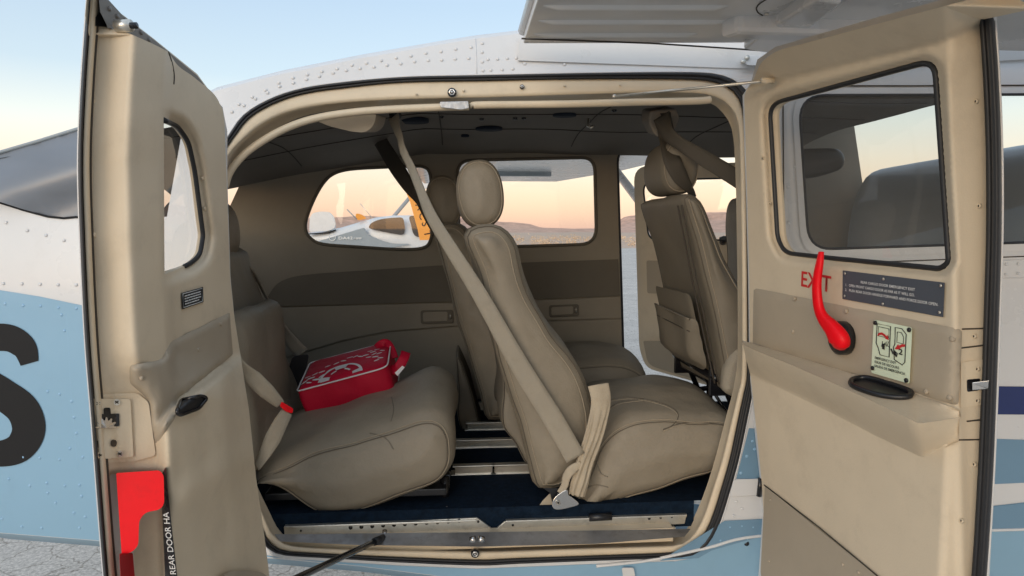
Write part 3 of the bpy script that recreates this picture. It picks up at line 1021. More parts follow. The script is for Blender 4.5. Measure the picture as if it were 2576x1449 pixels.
# ---- sill and seat rails
def box(name, x0, x1, y0, y1, z0, z1, m, parent, bev=0.002):
    V = [(x, y, z) for z in (z0, z1) for y in (y0, y1) for x in (x0, x1)]
    Fc = [(0, 2, 3, 1), (4, 5, 7, 6), (0, 1, 5, 4), (2, 6, 7, 3), (0, 4, 6, 2), (1, 3, 7, 5)]
    o = mesh(name, V, Fc, m, parent, False)
    if bev: bevel(o, bev)
    return o
sill = sheet('door_sill', [(690, 1344), (1100, 1340), (1400, 1336), (1738, 1330), (1722, 1350), (1500, 1368), (1200, 1375), (900, 1371), (704, 1362)], [],
             lambda x, y: PZ(x, y, 0.808 + 0.014 * sstep(1374, 1345, y)), M['sill'], plane, step=24)
box('sill_edge', -0.40, 0.50, 0.045, 0.10, 0.77, 0.803, M['frame'], sill)
c = PZ(1200, 1358, .825)
for dx in (-0.014, 0.014):
    tube('sill_clip', [c + Vector((dx, 0, 0)), c + Vector((dx * .3, -.004, .004))], .007, M['steel'], sill, n=8)
def seat_rail(x0, x1, y, z, holes=(), w=0.018, h=0.020):
    r = empty('seat_rail', ((x0 + x1) / 2, y, z), plane)
    box('rail_base', x0, x1, y - 0.002, y + w + 0.02, z - 0.004, z, M['alu'], r, 0.0008)
    box('rail_web', x0 + .01, x1 - .01, y + 0.004, y + 0.009, z - 0.0005, z + h, M['alu'], r, 0.0008)
    box('rail_cap', x0 + .004, x1 - .004, y - 0.003, y + w, z + h - .0005, z + h + 0.004, M['alu'], r, 0.0012)
    for hx in holes:
        tube('rail_hole', [(hx, y + 0.0052, z + h * .5), (hx, y + 0.0034, z + h * .5)], 0.0052, M['black_metal'], r, n=12)
    return r
# the outboard rails stand just inside the sill: their faces look at the camera
def face_rail(pts, y, holes, notch=None):
    r = empty('seat_rail', P(pts[0][0], pts[0][1], y), plane)
    slab('rail_web', pts, lambda a, b: P(a, b, y), lambda a, b: P(a, b, y) + Vector((0, 0.006, 0)), M['alu'], r, bev=0.0008)
    up = [pts[0], pts[1]]
    a, b = P(*pts[0], y), P(*pts[1], y)
    box('rail_cap', a.x + .002, b.x - .002, y - .006, y + .020, min(a.z, b.z) - 0.001, min(a.z, b.z) + 0.004, M['alu'], r, 0.0012)
    lo = [P(*pts[-1], y), P(*pts[2], y)]
    box('rail_base', lo[0].x + .002, b.x - .03, y - .012, y + .012, lo[0].z - 0.004, lo[0].z + .001, M['alu'], r, 0.0008)
    for hx, hy, rr in holes:
        p = P(hx, hy, y)
        tube('rail_hole', [p + Vector((0, 0.001, 0)), p + Vector((0, -0.0012, 0))], rr, M['black_metal'], r, n=12)
    return r
face_rail([(714, 1326), (1200, 1303), (1235, 1328), (1228, 1336), (716, 1352)], 0.075,
          [(757, 1335, .0025)] + [(882 + i * 27.3, 1327 - i * 1.7, .0046) for i in range(11)] + [(1203, 1312, .003)])
face_rail([(1270, 1312), (1728, 1293), (1722, 1318), (1245, 1344), (1237, 1340)], 0.075, [(1290, 1321, .0028), (1633, 1304, .0035), (1662, 1301, .0035), (1690, 1300, .0025)])
tube('rail_stop', [P(1482, 1302, .068), P(1538, 1299, .068)], 0.009, M['black_plastic'], plane, n=10)
for (x0, x1, y) in ((-.02, .10, .30), (.085, .26, .30), (-.05, .35, .52), (.02, .30, .70), (.0, .34, .95)):
    seat_rail(x0, x1, y, 0.852)

# ---- cabin: floor, linings, ceiling
cab = empty('cabin', (0.2, 0.6, 0.85), plane)
carpet = grid_sheet('floor_carpet', -0.72, 0.50, 0.085, 1.13, 0.85, M['carpet'], None, 60, 40, lambda x, y: 0.003 * noise.noise(Vector((x * 9, y * 9, 0))))
cf_ = grid_sheet('floor_carpet', 0.50, 1.9, 0.085, 1.0, 0.85, M['carpet'], None, 40, 30, lambda x, y: 0.003 * noise.noise(Vector((x * 9, y * 9, 0))))
cf_.parent = cab; cf_.matrix_parent_inverse = Matrix.Translation(-Vector((0.2, 0.6, 0.85)))
box('carpet_riser', -.5, .56, .080, .084, .79, .8525, M['carpet'], cab, 0)
carpet.parent = cab; carpet.matrix_parent_inverse = Matrix.Translation(-Vector((0.2, 0.6, 0.85)))
YW = 1.12
W1 = smooth_loop([(768, 575), (772, 545), (790, 500), (812, 462), (838, 438), (880, 426), (960, 421), (1040, 418), (1066, 420), (1080, 433), (1085, 470), (1087, 560), (1083, 604), (1062, 624), (1000, 627), (900, 621), (812, 614), (780, 598)], sub=4)
W2 = round_poly([(1150, 404), (1496, 396), (1501, 614), (1156, 624)], [36, 34, 44, 30], 6)
PD = round_poly([(1550, 368), (2010, 352), (2040, 1046), (1570, 1040)], [44, 60, 60, 14], 6)
WALL = [(470, 1120), (575, 526), (638, 388), (700, 330), (1150, 322), (2145, 290), (2190, 600), (2200, 640), (2700, 660), (2760, 1000), (2700, 1160), (1560, 1100), (1000, 1080)]
wallm = lambda x, y: P(x, y, YW + 0.004 * noise.noise(Vector((x * 0.006, y * 0.006, 1))))
wallb = lambda x, y: P(x, y, YW) + Vector((0, 0.035, 0))
lin_w = sheet('cabin_wall', WALL, [W1, W2, PD], wallm, M['lining'], cab, step=26, back=wallb)
for i, (lp, nm) in enumerate(((W1, 'rear'), (W2, 'mid'))):
    p = sheet('cabin_window', lp, [], lambda x, y: P(x, y, YW + 0.022), M['pane'], lin_w, step=80)
    tube('window_bezel', [P(x, y, YW - 0.003) for x, y in densify(lp, 20)], 0.006, M['lining_band'], lin_w, closed=True)
    tube('window_gasket', [P(x, y, YW + 0.014) for x, y in densify(lp, 20)], 0.0035, M['alu'], lin_w, closed=True)
tube('doorway_seal', [P(x, y, YW + 0.01) for x, y in densify(PD, 20)], 0.009, M['rubber'], lin_w, closed=True)
# darker padded band and lower panels on the far wall
def wall_panel(name, ol, m, d=0.012, r=0.0):
    f = lambda x, y: P(x, y, YW - d + 0.002 * noise.noise(Vector((x * .01, y * .01, 4))))
    return sheet(name, ol, [], f, m, lin_w, step=24, back=lambda x, y: P(x, y, YW + .001))
wall_panel('padded_band', smooth_loop([(660, 772), (676, 742), (700, 712), (740, 696), (800, 688)], closed=False) + [(1100, 668), (1555, 652), (1560, 744), (1320, 754), (1100, 760), (690, 771)], M['lining_band'], 0.014)
wall_panel('lower_panel', [(640, 776), (690, 774), (1100, 763), (1320, 757), (1560, 747), (1562, 800), (1330, 806), (1146, 819), (980, 832), (860, 856), (760, 886), (640, 920)], M['lining'], 0.018)
wall_panel('kick_panel', [(640, 924), (760, 890), (860, 860), (980, 836), (1146, 823), (1330, 810), (1562, 804), (1566, 984), (1000, 1052), (560, 1110)], M['lining'], 0.010)
def ash(x0, y0, x1, y1, t):
    a = slab('ashtray', round_poly([(x0, y0), (x1, y0 - t), (x1 + 1, y1 - t), (x0 + 1, y1)], 5, 2), lambda x, y: P(x, y, YW - 0.026), lambda x, y: P(x, y, YW - .012), M['lining_band'], lin_w, bev=0.002)
    slab('ashtray_lid', round_poly([(x0 + 6, y0 + 5), (x1 - 14, y0 - t + 5), (x1 - 14, y1 - t - 5), (x0 + 6, y1 - 5)], 4, 2), lambda x, y: P(x, y, YW - 0.029), lambda x, y: P(x, y, YW - .02), M['lining'], lin_w, bev=0.002)
    tube('ashtray_latch', [P(x1 - 7, (y0 + y1) / 2 - t - 6, YW - .028), P(x1 - 7, (y0 + y1) / 2 - t + 6, YW - .028)], .003, M['alu'], lin_w, n=6)
ash(1058, 781, 1140, 815, 2); ash(1381, 768, 1456, 798, 3)
# rear bulkhead and near-side lining aft of the opening
V = [(-0.98, .16, .85), (-0.98, 1.13, .85), (-1.0, 1.13, 1.52), (-1.0, .20, 1.46)]
mesh('rear_bulkhead', V, [(0, 1, 2, 3)], M['lining'], cab, False)
box('parcel_shelf', -1.6, -0.98, .34, 1.0, 1.44, 1.46, M['lining_band'], cab)
def ceil_z(x, y):
    z = 1.835 + (0.19 * (x + 0.12) if x < -0.12 else 0)
    f = (y - 0.08) / 1.04
    return z - (0.055 if f > .5 else 0.012) * (2 * f - 1) ** 4 - 0.012 * (1 - f) ** 8 + 0.010 * noise.noise(Vector((x * 3, y * 4, 0)))
ceiling = grid_sheet('headliner', -1.02, 1.3, 0.135, 1.125, 0.0, M['headliner'], None, 70, 34, ceil_z)
ceiling.parent = cab; ceiling.matrix_parent_inverse = Matrix.Translation(-Vector((0.2, 0.6, 0.85)))
def ceil_disc(name, px, py, r, m, yy=None):
    y = 0.3
    for _ in range(25):
        p = P(px, py, y); z = ceil_z(p.x, p.y)
        d = ray(px, py); y = y * .5 + .5 * (CAM.y + d.y * (z - CAM.z) / d.z)
        y = min(1.05, max(.12, y))
    p = P(px, py, y)
    p.z = ceil_z(p.x, p.y)
    return tube(name, [p + Vector((0, 0, .004)), p + Vector((0, 0, -.006))], r, m, ceiling, n=18)
M['speaker'] = mat('dark_blue_speaker_cloth', (0.008, 0.016, 0.032), 0.9)
for px, py, r in ((1230, 322, .045), (1038, 302, .05), (1420, 287, .035), (1170, 340, .014)):
    ceil_disc('ceiling_speaker', px, py, r, M['speaker'])
for px, py in ((1296, 296), (1318, 296), (1545, 276), (1212, 298), (1110, 292)):
    ceil_disc('ceiling_screw', px, py, .007, M['black_metal'])
for yy in (.30, .58, .86):
    tube('headliner_seam', [(x / 20, yy, ceil_z(x / 20, yy) - .001) for x in range(-16, 26)], .0016, M['seam'], ceiling, n=5)
for xx in (-.55, -.05, .42, .85):
    tube('headliner_seam', [(xx, y / 20, ceil_z(xx, y / 20) - .001) for y in range(3, 22)], .0016, M['seam'], ceiling, n=5)
# overhead trim pod with a rolled lower edge, and a small bracket
slab('overhead_pod', round_poly([(838, 296), (947, 287), (940, 318), (918, 334), (884, 331), (830, 318), (800, 306)], [10, 6, 14, 14, 10, 6, 4], 3), lambda x, y: P(x, y, .16), lambda x, y: P(x, y, .16) + Vector((0, .22, .03)), M['trim_dark'], cab, bev=0.006)
slab('hook_bracket', round_poly([(1635, 280), (1700, 272), (1712, 300), (1690, 345), (1650, 345), (1632, 310)], 8, 3), lambda x, y: P(x, y, .30), lambda x, y: P(x, y, .30) + Vector((0, .08, .02)), M['headliner'], cab, bev=0.006)
slab('bracket_slot', [(1660, 285), (1688, 282), (1686, 308), (1676, 314)], lambda x, y: P(x, y, .297), lambda x, y: P(x, y, .31), M['black_plastic'], cab, bev=0)
tube('coat_hook', [P(1480, 300, .5), P(1478, 316, .47), P(1486, 322, .46), P(1494, 316, .46)], .004, M['alu'], cab, n=6)
# cockpit beyond the front seats
dash = Pillow([(1.50, 1.20), (1.475, 1.42), (1.49, 1.58), (1.535, 1.69), (1.62, 1.725), (1.78, 1.73), (2.0, 1.73), (2.0, 1.10), (1.54, 1.10)], .14, 1.06, .05, crown=.01)
dash.build('instrument_panel', M['pgrey'], cab)
Pillow([(1.02, 1.69), (1.06, 1.745), (1.2, 1.76), (1.245, 1.735), (1.235, 1.69), (1.15, 1.665), (1.06, 1.66)], .66, 1.02, .02).build('sun_visor', M['black_plastic'], cab)

# far front door, open
pdr = empty('pilot_door', P(1700, 800, 1.5), plane)
def pdm(x, y, off=0.0):
    t = (x - 1600) / 500
    return P(x, y, 1.60 - 0.42 * t + off)
PO = round_poly([(1594, 418), (2100, 400), (2120, 990), (1800, 975), (1690, 944), (1626, 926), (1608, 880)], [40, 20, 20, 30, 60, 20, 40], 6)
PWN = round_poly([(1614, 452), (2050, 440), (2060, 606), (1630, 606)], [36, 20, 20, 26], 6)
sheet('door_panel', PO, [PWN], lambda x, y: pdm(x, y), M['trim'], pdr, step=24, back=lambda x, y: pdm(x, y, .05))
sheet('door_window', PWN, [], lambda x, y: pdm(x, y, .03), M['pane'], pdr, step=80)
tube('window_seal', [pdm(x, y, 0.01) for x, y in densify(PWN, 20)], 0.008, M['rubber'], pdr, closed=True)
sheet('door_insert', round_poly([(1626, 655), (2090, 668), (2090, 745), (1628, 738)], 6), [], lambda x, y: pdm(x, y, -.010), M['trim_dark'], pdr, step=30, back=lambda x, y: pdm(x, y))
sheet('kick_plate', round_poly([(1618, 858), (2100, 850), (2112, 980), (1800, 968), (1690, 938), (1630, 918)], [4, 4, 20, 20, 20, 20]), [], lambda x, y: pdm(x, y, -.008), M['trim_dark'], pdr, step=30, back=lambda x, y: pdm(x, y))
tube('door_handle', [pdm(1812, 603, -.03), pdm(1840, 598, -.04), pdm(1872, 594, -.04)], .012, M['black_plastic'], pdr)
tube('door_handle', [pdm(1818, 610, -.01), pdm(1822, 600, -.035)], .014, M['black_plastic'], pdr)

# ================================================================ CARGO DOORS
class Door:
    """A door leaf standing open: a ruled surface from its hinge line (at y = yh) to its free edge (at y = yf); nx is the side its inner face looks to."""
    def __init__(s, hp, fp, yh, yf, nx):
        s.yh, s.yf, s.nx = yh, yf, nx
        s.h = sorted((P(x, y, yh).z, P(x, y, yh).x) for x, y in hp)
        s.f = sorted((P(x, y, yf).z, P(x, y, yf).x) for x, y in fp)
        s.fpx = [(y, x) for x, y in fp]
    def sx(s, y, z):
        u = (y - s.yh) / (s.yf - s.yh)
        a, b = linx(z, s.h), linx(z, s.f)
        return a + (b - a) * u
    def pt(s, px, py, off=0.0):
        d = ray(px, py)
        def g(y):
            t = (y - CAM.y) / d.y
            return CAM.x + d.x * t - (s.sx(y, CAM.z + d.z * t) + off * s.nx)
        lo, hi = s.yf - 0.12, s.yh + 0.16
        glo, ghi = g(lo), g(hi)
        if glo * ghi > 0:
            y = lo if abs(glo) < abs(ghi) else hi
        else:
            for _ in range(34):
                m = (lo + hi) / 2
                if g(m) * glo > 0: lo = m
                else: hi = m
            y = (lo + hi) / 2
        t = (y - CAM.y) / d.y
        return CAM + d * t
    def back(s, px, py, off, depth):
        p = s.pt(px, py, off)
        return p - Vector((depth * s.nx, 0, 0))
    def edge(s, py):
        return linx(py, s.fpx)

def door_back(D, off_fn, depth):
    def f(px, py):
        p = D.pt(px, py, off_fn(px, py))
        x = D.sx(p.y, p.z) + depth * D.nx
        if (p.x - x) * D.nx > 0.003: p.x = x
        return p
    return f

def csheet(name, ol, mapf, back, m, parent, bev=0, step=9):
    return sheet(name, ol, [], mapf, m, parent, step=min(step, 9), back=back, smooth=False)

# ---------------------------------------------------------------- front cargo door (right in the picture)
FD = Door([(1872, 230), (1880, 500), (1885, 700), (1886, 860), (1890, 950), (1905, 1100), (1916, 1210), (1922, 1300), (1912, 1449)],
          [(2490, -60), (2493, 0), (2506, 200), (2513, 400), (2513, 600), (2508, 800), (2503, 950), (2495, 1150), (2487, 1300), (2479, 1449)], -0.02, -0.62, -1)
fdoor = empty('front_cargo_door', FD.pt(1890, 1200), plane)
FWINL = round_poly([(1936, 262), (2352, 150), (2388, 660), (2366, 676), (2100, 650), (1975, 636), (1956, 600)], [34, 44, 26, 10, 0, 30, 20], 6)
FWA = np.array(densify(FWINL, 2.5))
def fd_band(px):                      # lower edge of the inward-leaning top band
    return lin(px, [(1850, 232), (1895, 213), (2360, 104), (2455, 58), (2520, 30)])
def fd_off(px, py):
    d = FD.edge(py) - px
    o = lin(d, [(22, 0.0), (30, .004), (100, .044), (118, .050), (560, .050), (640, .046)])
    k = fd_band(px) - py
    if k > -6:
        o += lin(k, [(-6, 0), (4, .012), (100, .085)])
    w = dist_loop(px, py, FWA)
    o -= 0.020 * (1 - sstep(4, 26, w))
    # soft vertical swage ahead of the edge strip
    o += 0.004 * math.exp(-((px - (2386 + (py - 170) * 0.028)) / 13) ** 2) * sstep(120, 200, py)
    o += 0.0016 * noise.noise(Vector((px * .006, py * .006, 2)))
    return o
fdm = lambda x, y: FD.pt(x, y, fd_off(x, y))
FTRIM = round_poly([(1872, 236), (1894, 205), (1912, 158), (1952, 128), (2200, 62), (2456, -6), (2470, -60), (2484, 0), (2484, 200), (2490, 400), (2489, 600), (2484, 800), (2479, 950), (2471, 1150), (2463, 1300), (2452, 1449), (2440, 1600),
                     (2400, 1760), (2200, 1700), (1990, 1540), (1912, 1449), (1922, 1300), (1916, 1210), (1905, 1100), (1889, 950), (1886, 860), (1885, 700), (1880, 500)],
                    [14, 8, 20, 20, 0, 0, 0, 0, 0, 0, 0, 0, 0, 0, 0, 0, 0, 40, 0, 40, 20, 0, 0, 0, 0, 0, 0, 0], 5)
trim_f = sheet('inner_trim', FTRIM, [FWINL], fdm, M['trim'], fdoor, step=8.5, back=door_back(FD, fd_off, .012))
FOUT = [(1868, 240), (1890, 205), (1905, 150), (1950, 118), (2200, 45), (2440, -20), (2496, -60), (2497, 0), (2510, 200), (2516, 400), (2516, 600), (2511, 800), (2506, 950), (2498, 1150), (2490, 1300), (2482, 1449), (2470, 1600),
        (2420, 1800), (2200, 1730), (1990, 1560), (1908, 1449), (1918, 1300), (1912, 1210), (1900, 1100), (1887, 950), (1884, 860), (1882, 700), (1877, 500)]
def f_out(x, y):
    k = fd_band(x) - y
    o = lin(k, [(-6, 0), (4, .010), (100, .07)]) if k > -6 else 0
    return FD.pt(x, y, o - 0.004)
FW_OUT = [(x + (6 if x < 2100 else -4), y) for x, y in FWINL]
sheet('outer_skin', FOUT, [FWINL], f_out, M['white'], fdoor, step=30, back=lambda x, y: f_out(x, y) + Vector((0.004, 0, 0)))
fpane = sheet('door_window', FWINL, [], lambda x, y: FD.pt(x, y, 0.016), M['pane_near'], fdoor, step=60)
tube('window_seal', [FD.pt(x, y, fd_off(x, y) + 0.0015) for x, y in densify(FWINL, 8)], 0.0042, M['rubber'], fpane, n=8, closed=True)
# black edge seal down the free edge
ES = [(2480, -60), (2482, 0), (2496, 200), (2503, 400), (2503, 600), (2497, 800), (2492, 950), (2484, 1150), (2476, 1300), (2466, 1449), (2452, 1640)]
es = smooth_loop(ES, closed=False)
def seal_strip(name, D, path, offs, m, parent):
    V = []; Fc = []
    for (x, y) in path:
        for dx, o in offs:
            V.append(D.pt(x + dx, y, o))
    k = len(offs)
    for i in range(len(path) - 1):
        for j in range(k - 1):
            Fc.append((i * k + j, i * k + j + 1, (i + 1) * k + j + 1, (i + 1) * k + j))
    return mesh(name, V, Fc, m, parent)
seal_strip('edge_seal', FD, es, [(-24, .004), (-18, .016), (-10, .012), (-5, .008), (0, .013), (8, .010), (14, .002), (17, -.004)], M['rubber'], fdoor)
tube('skin_edge', [FD.pt(x + 18, y, -0.004) for x, y in es], 0.0016, M['white'], fdoor, n=6)
# mid insert panel
MID = round_poly([(1896, 724), (2421, 829), (2412, 1022), (1893, 868)], [6, 10, 16, 4], 4)
mid = sheet('insert_panel', MID, [], lambda x, y: FD.pt(x, y, fd_off(x, y) + .006 - .006 * (1 - sstep(0, 14, dist_loop(x, y, np.array(densify(MID, 12))))) + .0015 * noise.noise(Vector((x * .012, y * .012, 9)))), M['trim_dark'], fdoor, step=14)
def button(px, py, off, r, m, D, parent, name='panel_fastener', h=0.0022):
    p = D.pt(px, py, off)
    q = p + Vector((D.nx * h, 0, 0))
    return tube(name, [p - Vector((D.nx * .002, 0, 0)), p + (q - p) * .7, q], [r, r * .95, r * .55], m, parent, n=12)
for p in ((1998, 752), (2128, 783), (2395, 853), (1994, 834), (2388, 1000), (2065, 768), (2330, 985)):
    button(p[0], p[1], fd_off(*p) + .006, .004, M['trim_dark'], FD, mid)
# armrest shelf: top face, front face with a softened edge, tapering away at its forward end
AT0 = [(1866, 856), (1900, 866), (2000, 896), (2100, 926), (2200, 957), (2300, 991), (2414, 1030)]      # where it meets the insert panel
AT1 = [(1868, 866), (1900, 882), (2000, 922), (2100, 966), (2200, 1012), (2312, 1066), (2418, 1050)]    # outer top edge
AB1 = [(1888, 942), (1920, 956), (2000, 990), (2100, 1038), (2200, 1090), (2320, 1146), (2412, 1106)]   # lower edge
def arm_rows():
    rows = []
    a = resample(smooth_loop(AT0, closed=False), 60, False); b = resample(AT1, 60, False); c = resample(AB1, 60, False)
    for k in range(60):
        f = k / 59
        o0 = 0.052
        o1 = lin(f, [(0, .092), (.05, .104), (.78, .120), (.86, .10), (1, .048)])
        o2 = lin(f, [(0, .050), (.8, .054), (1, .046)])
        A, B, Cc = a[k], b[k], c[k]
        row = [FD.pt(A[0], A[1], o0), FD.pt(A[0] * .97 + B[0] * .03, A[1] * .97 + B[1] * .03, o0 + .004)]
        for t in (.25, .5, .75, .93):
            row.append(FD.pt(A[0] + (B[0] - A[0]) * t, A[1] + (B[1] - A[1]) * t, o0 + (o1 - o0) * t))
        row.append(FD.pt(B[0], B[1], o1 + .001))
        for t in (.06, .3, .6, .9):
            row.append(FD.pt(B[0] + (Cc[0] - B[0]) * t, B[1] + (Cc[1] - B[1]) * t, o1 + (o2 - o1) * t ** 1.4))
        row.append(FD.pt(Cc[0], Cc[1], o2)); row.append(FD.pt(Cc[0], Cc[1] + 5, .050))
        rows.append(row)
    return rows
rows = arm_rows(); nr = len(rows[0])
V = [v for r in rows for v in r]
Fc = [(i * nr + j, i * nr + j + 1, (i + 1) * nr + j + 1, (i + 1) * nr + j) for i in range(59) for j in range(nr - 1)]
Fc += [tuple(range(nr)), tuple((59) * nr + j for j in range(nr - 1, -1, -1))]
arm = mesh('armrest', V, Fc, M['trim'], fdoor)
m_ = arm.modifiers.new('es', 'EDGE_SPLIT'); m_.split_angle = R(50)
def arm_top(x, y, up=0.0):
    # on the armrest's top face: between the two edge lines
    a = lin(x, AT0); b = lin(x, AT1)
    t = min(1.2, max(-.2, (y - a) / max(1, b - a)))
    f = (x - 1866) / 550
    o1 = lin(f, [(0, .092), (.05, .104), (.78, .120), (.86, .10), (1, .048)])
    p = FD.pt(x, y, 0.052 + (o1 - .052) * t)
    return p + Vector((0, 0, up))
PULL = smooth_loop([(2140, 968), (2152, 958), (2185, 957), (2240, 972), (2284, 988), (2291, 998), (2280, 1005), (2245, 1005), (2200, 997), (2152, 980)], sub=5)
tube('pull_cup_rim', [arm_top(x, y, .004) for x, y in PULL], .0042, M['black_plastic'], arm, closed=True)
pin = [(2216 + (x - 2216) * .93, 982 + (y - 982) * .86) for x, y in PULL]
V = [arm_top(x, y, .003) for x, y in PULL] + [arm_top(x, y, -.002) for x, y in pin] + [arm_top(x, y, -.03) for x, y in pin]
n = len(PULL)
V = [v + Vector((-.001, 0, .0012)) if i < 2 * n else v for i, v in enumerate(V)]
Fc = [(r * n + i, r * n + (i + 1) % n, (r + 1) * n + (i + 1) % n, (r + 1) * n + i) for r in range(2) for i in range(n)]
sheet('pull_cup', PULL, [], lambda x, y: arm_top(x, y, .0022), M['black_plastic'], arm, step=10)
# lower kick panel
KP = round_poly([(1924, 1222), (2206, 1449), (2330, 1560), (2250, 1690), (1990, 1530), (1913, 1449)], [6, 0, 0, 20, 20, 10], 3)
sheet('kick_panel', KP, [], lambda x, y: FD.pt(x, y, fd_off(x, y) + .003), M['trim_dark'], fdoor, step=18)
tube('panel_seam', [FD.pt(x, y, fd_off(x, y) + .003) for x, y in ((1922, 1220), (2060, 1326), (2206, 1448), (2300, 1530))], .0012, M['seam'], fdoor, n=5)
for p in ((1938, 1258), (2120, 1420), (1935, 1412), (2160, 1440)):
    button(p[0], p[1], fd_off(*p) + .003, .0028, M['trim_dark'], FD, fdoor)
# latch plate, latch bolt and seams on the edge strip
csheet('latch_plate', round_poly([(2418, 912), (2476, 904), (2472, 1018), (2416, 1026)], 4, 2), lambda x, y: FD.pt(x, y, fd_off(x, y) + .0022), lambda x, y: FD.pt(x, y, fd_off(x, y) - .001), M['frame'], fdoor, bev=0.0006)
csheet('latch_slot', round_poly([(2432, 955), (2466, 952), (2464, 982), (2433, 986)], 4, 2), lambda x, y: FD.pt(x, y, fd_off(x, y) + .0028), lambda x, y: FD.pt(x, y, fd_off(x, y)), M['black_metal'], fdoor, bev=0)
slab('latch_bolt', round_poly([(2446, 962), (2488, 956), (2486, 978), (2446, 982)], 2, 2), lambda x, y: FD.pt(x, y, fd_off(min(x, 2470), y) + .007), lambda x, y: FD.pt(x, y, fd_off(min(x, 2470), y) + .001), M['steel'], fdoor, bev=0.001)
for a, b in (((2420, 828), (2482, 826)), ((2414, 876), (2480, 868)), ((2400, 1107), (2466, 1106)), ((2432, 1060), (2468, 1056))):
    tube('panel_seam', [FD.pt(x, y, fd_off(x, y) + .0004) for x, y in densify([a, b], 12, False)], .0011, M['seam'], fdoor, n=5)
for p in ((2454, 255), (2462, 518), (2450, 846), (2458, 928), (2458, 1008), (2450, 1168), (2418, 1310), (1918, 398), (1937, 512)):
    sc = button(p[0], p[1], fd_off(*p) + .0004, .0034, M['frame'], FD, fdoor, 'trim_screw')
    p0 = FD.pt(p[0], p[1], fd_off(*p) + .003)
    tube('screw_slot', [p0 + Vector((-.0004, 0, .0014)), p0 + Vector((-.0004, 0, -.0014))], .0008, M['seam'], fdoor, n=5)
# stay rod from the door top to the frame
p0, p1 = P(1543, 243, .045), FD.pt(1932, 203, .075)
rod = tube('door_stay_rod', [p0, p1], .0028, M['alu'], fdoor)
tube('rod_end', [p1 + Vector((-.012, 0, 0)), p1 + Vector((.01, 0, 0))], .006, M['frame'], rod); tube('rod_end', [p0, p0 + (p1 - p0) * .015], .0045, M['alu'], rod)

# ---- exit handle, placards
def fdp(x, y, e=0.0): return FD.pt(x, y, fd_off(x, y) + e)
bc = fdp(2122, 850, .008)
tube('handle_base', [bc + Vector((.004, 0, 0)), bc + Vector((-.010, 0, 0)), bc + Vector((-.014, 0, 0))], [.0275, .0275, .023], M['black_plastic'], fdoor, n=28)
hd = [(2066, 634, .030, .0056), (2062, 662, .034, .0078), (2056, 700, .036, .0092), (2055, 735, .037, .0098), (2060, 775, .037, .0105), (2072, 802, .036, .0118), (2092, 825, .034, .015), (2106, 845, .032, .0188), (2113, 858, .030, .0196), (2116, 872, .028, .015), (2118, 880, .027, .006)]
path = [FD.pt(x, y, fd_off(2080, 760) + o - .004) for x, y, o, r in hd]
sp = smooth_loop([tuple(p) for p in path], closed=False, sub=6)
rr = smooth_loop([(r, 0) for *_, r in hd], closed=False, sub=6)
V = []; Fc = []; NN = 14
for i, p in enumerate(sp):
    p = Vector(p); a = Vector(sp[max(0, i - 1)]); b = Vector(sp[min(len(sp) - 1, i + 1)])
    t = (b - a).normalized(); nx = Vector((-1, 0, 0)); nx = (nx - t * nx.dot(t)).normalized(); s_ = t.cross(nx)
    r = rr[i][0]
    for k in range(NN):
        an = 2 * math.pi * k / NN
        ca, sa = math.cos(an), math.sin(an)
        V.append(p + s_ * r * math.copysign(abs(ca) ** .8, ca) + nx * r * .62 * math.copysign(abs(sa) ** .8, sa))
for i in range(len(sp) - 1):
    for k in range(NN):
        l = (k + 1) % NN
        Fc.append((i * NN + k, i * NN + l, (i + 1) * NN + l, (i + 1) * NN + k))
Fc += [tuple(range(NN)), tuple((len(sp) - 1) * NN + k for k in range(NN))]
fix_normals(mesh('exit_handle', V, Fc, M['red'], fdoor))
def frame_of(pa, pb, pc):            # right and up vectors on a door face from three points: origin, along, above
    r = (pb - pa).normalized(); u = (pc - pa); u = (u - r * u.dot(r)).normalized()
    return r, u
r_, u_ = frame_of(fdp(2012, 722), fdp(2086, 738), fdp(2012, 682))
text('exit_lettering', 'EXIT', fdp(2013, 719, .0012), r_, u_, (fdp(2013, 719) - fdp(2013, 681)).length, M['red_print'], fdoor, width=(fdp(2087, 735) - fdp(2013, 719)).length, bold=.012)
pq = [fdp(2120, 680, .004), fdp(2377, 711, .004), fdp(2373, 798, .004), fdp(2119, 752, .004)]
pl = slab('exit_placard', [(2120, 680), (2377, 711), (2373, 798), (2119, 752)], lambda x, y: fdp(x, y, .003), lambda x, y: fdp(x, y, -.001), M['placard'], fdoor, bev=0.0004)
def on_quad(q, u, v):                # u right, v down in 0..1
    return (q[0] * (1 - u) + q[1] * u) * (1 - v) + (q[3] * (1 - u) + q[2] * u) * v
def quad_text(name, q, s, u, v, h, w, m, parent, e=0.0012, nx=-1, bold=0.0):
    o = on_quad(q, u, v) + Vector((nx * e, 0, 0)); r = on_quad(q, u + .1, v) - on_quad(q, u, v); up = on_quad(q, u, v - .1) - on_quad(q, u, v)
    W = (on_quad(q, 1, v) - on_quad(q, 0, v)).length; H = (on_quad(q, u, 1) - on_quad(q, u, 0)).length
    return text(name, s, o, r, up, H * h, m, parent, width=W * w if w else None, bold=bold)
quad_text('placard_text', pq, 'REAR CARGO DOOR EMERGENCY EXIT', .21, .36, .085, .54, M['print_white'], pl, .0005, bold=.01)
quad_text('placard_text', pq, '1.   OPEN FRONT CARGO DOOR AS FAR AS IT WILL GO.', .035, .53, .085, .71, M['print_white'], pl, .0005, bold=.01)
quad_text('placard_text', pq, '2.   PUSH REAR DOOR HANDLE FORWARD AND FORCE DOOR OPEN.', .035, .70, .085, .92, M['print_white'], pl, .0005, bold=.01)
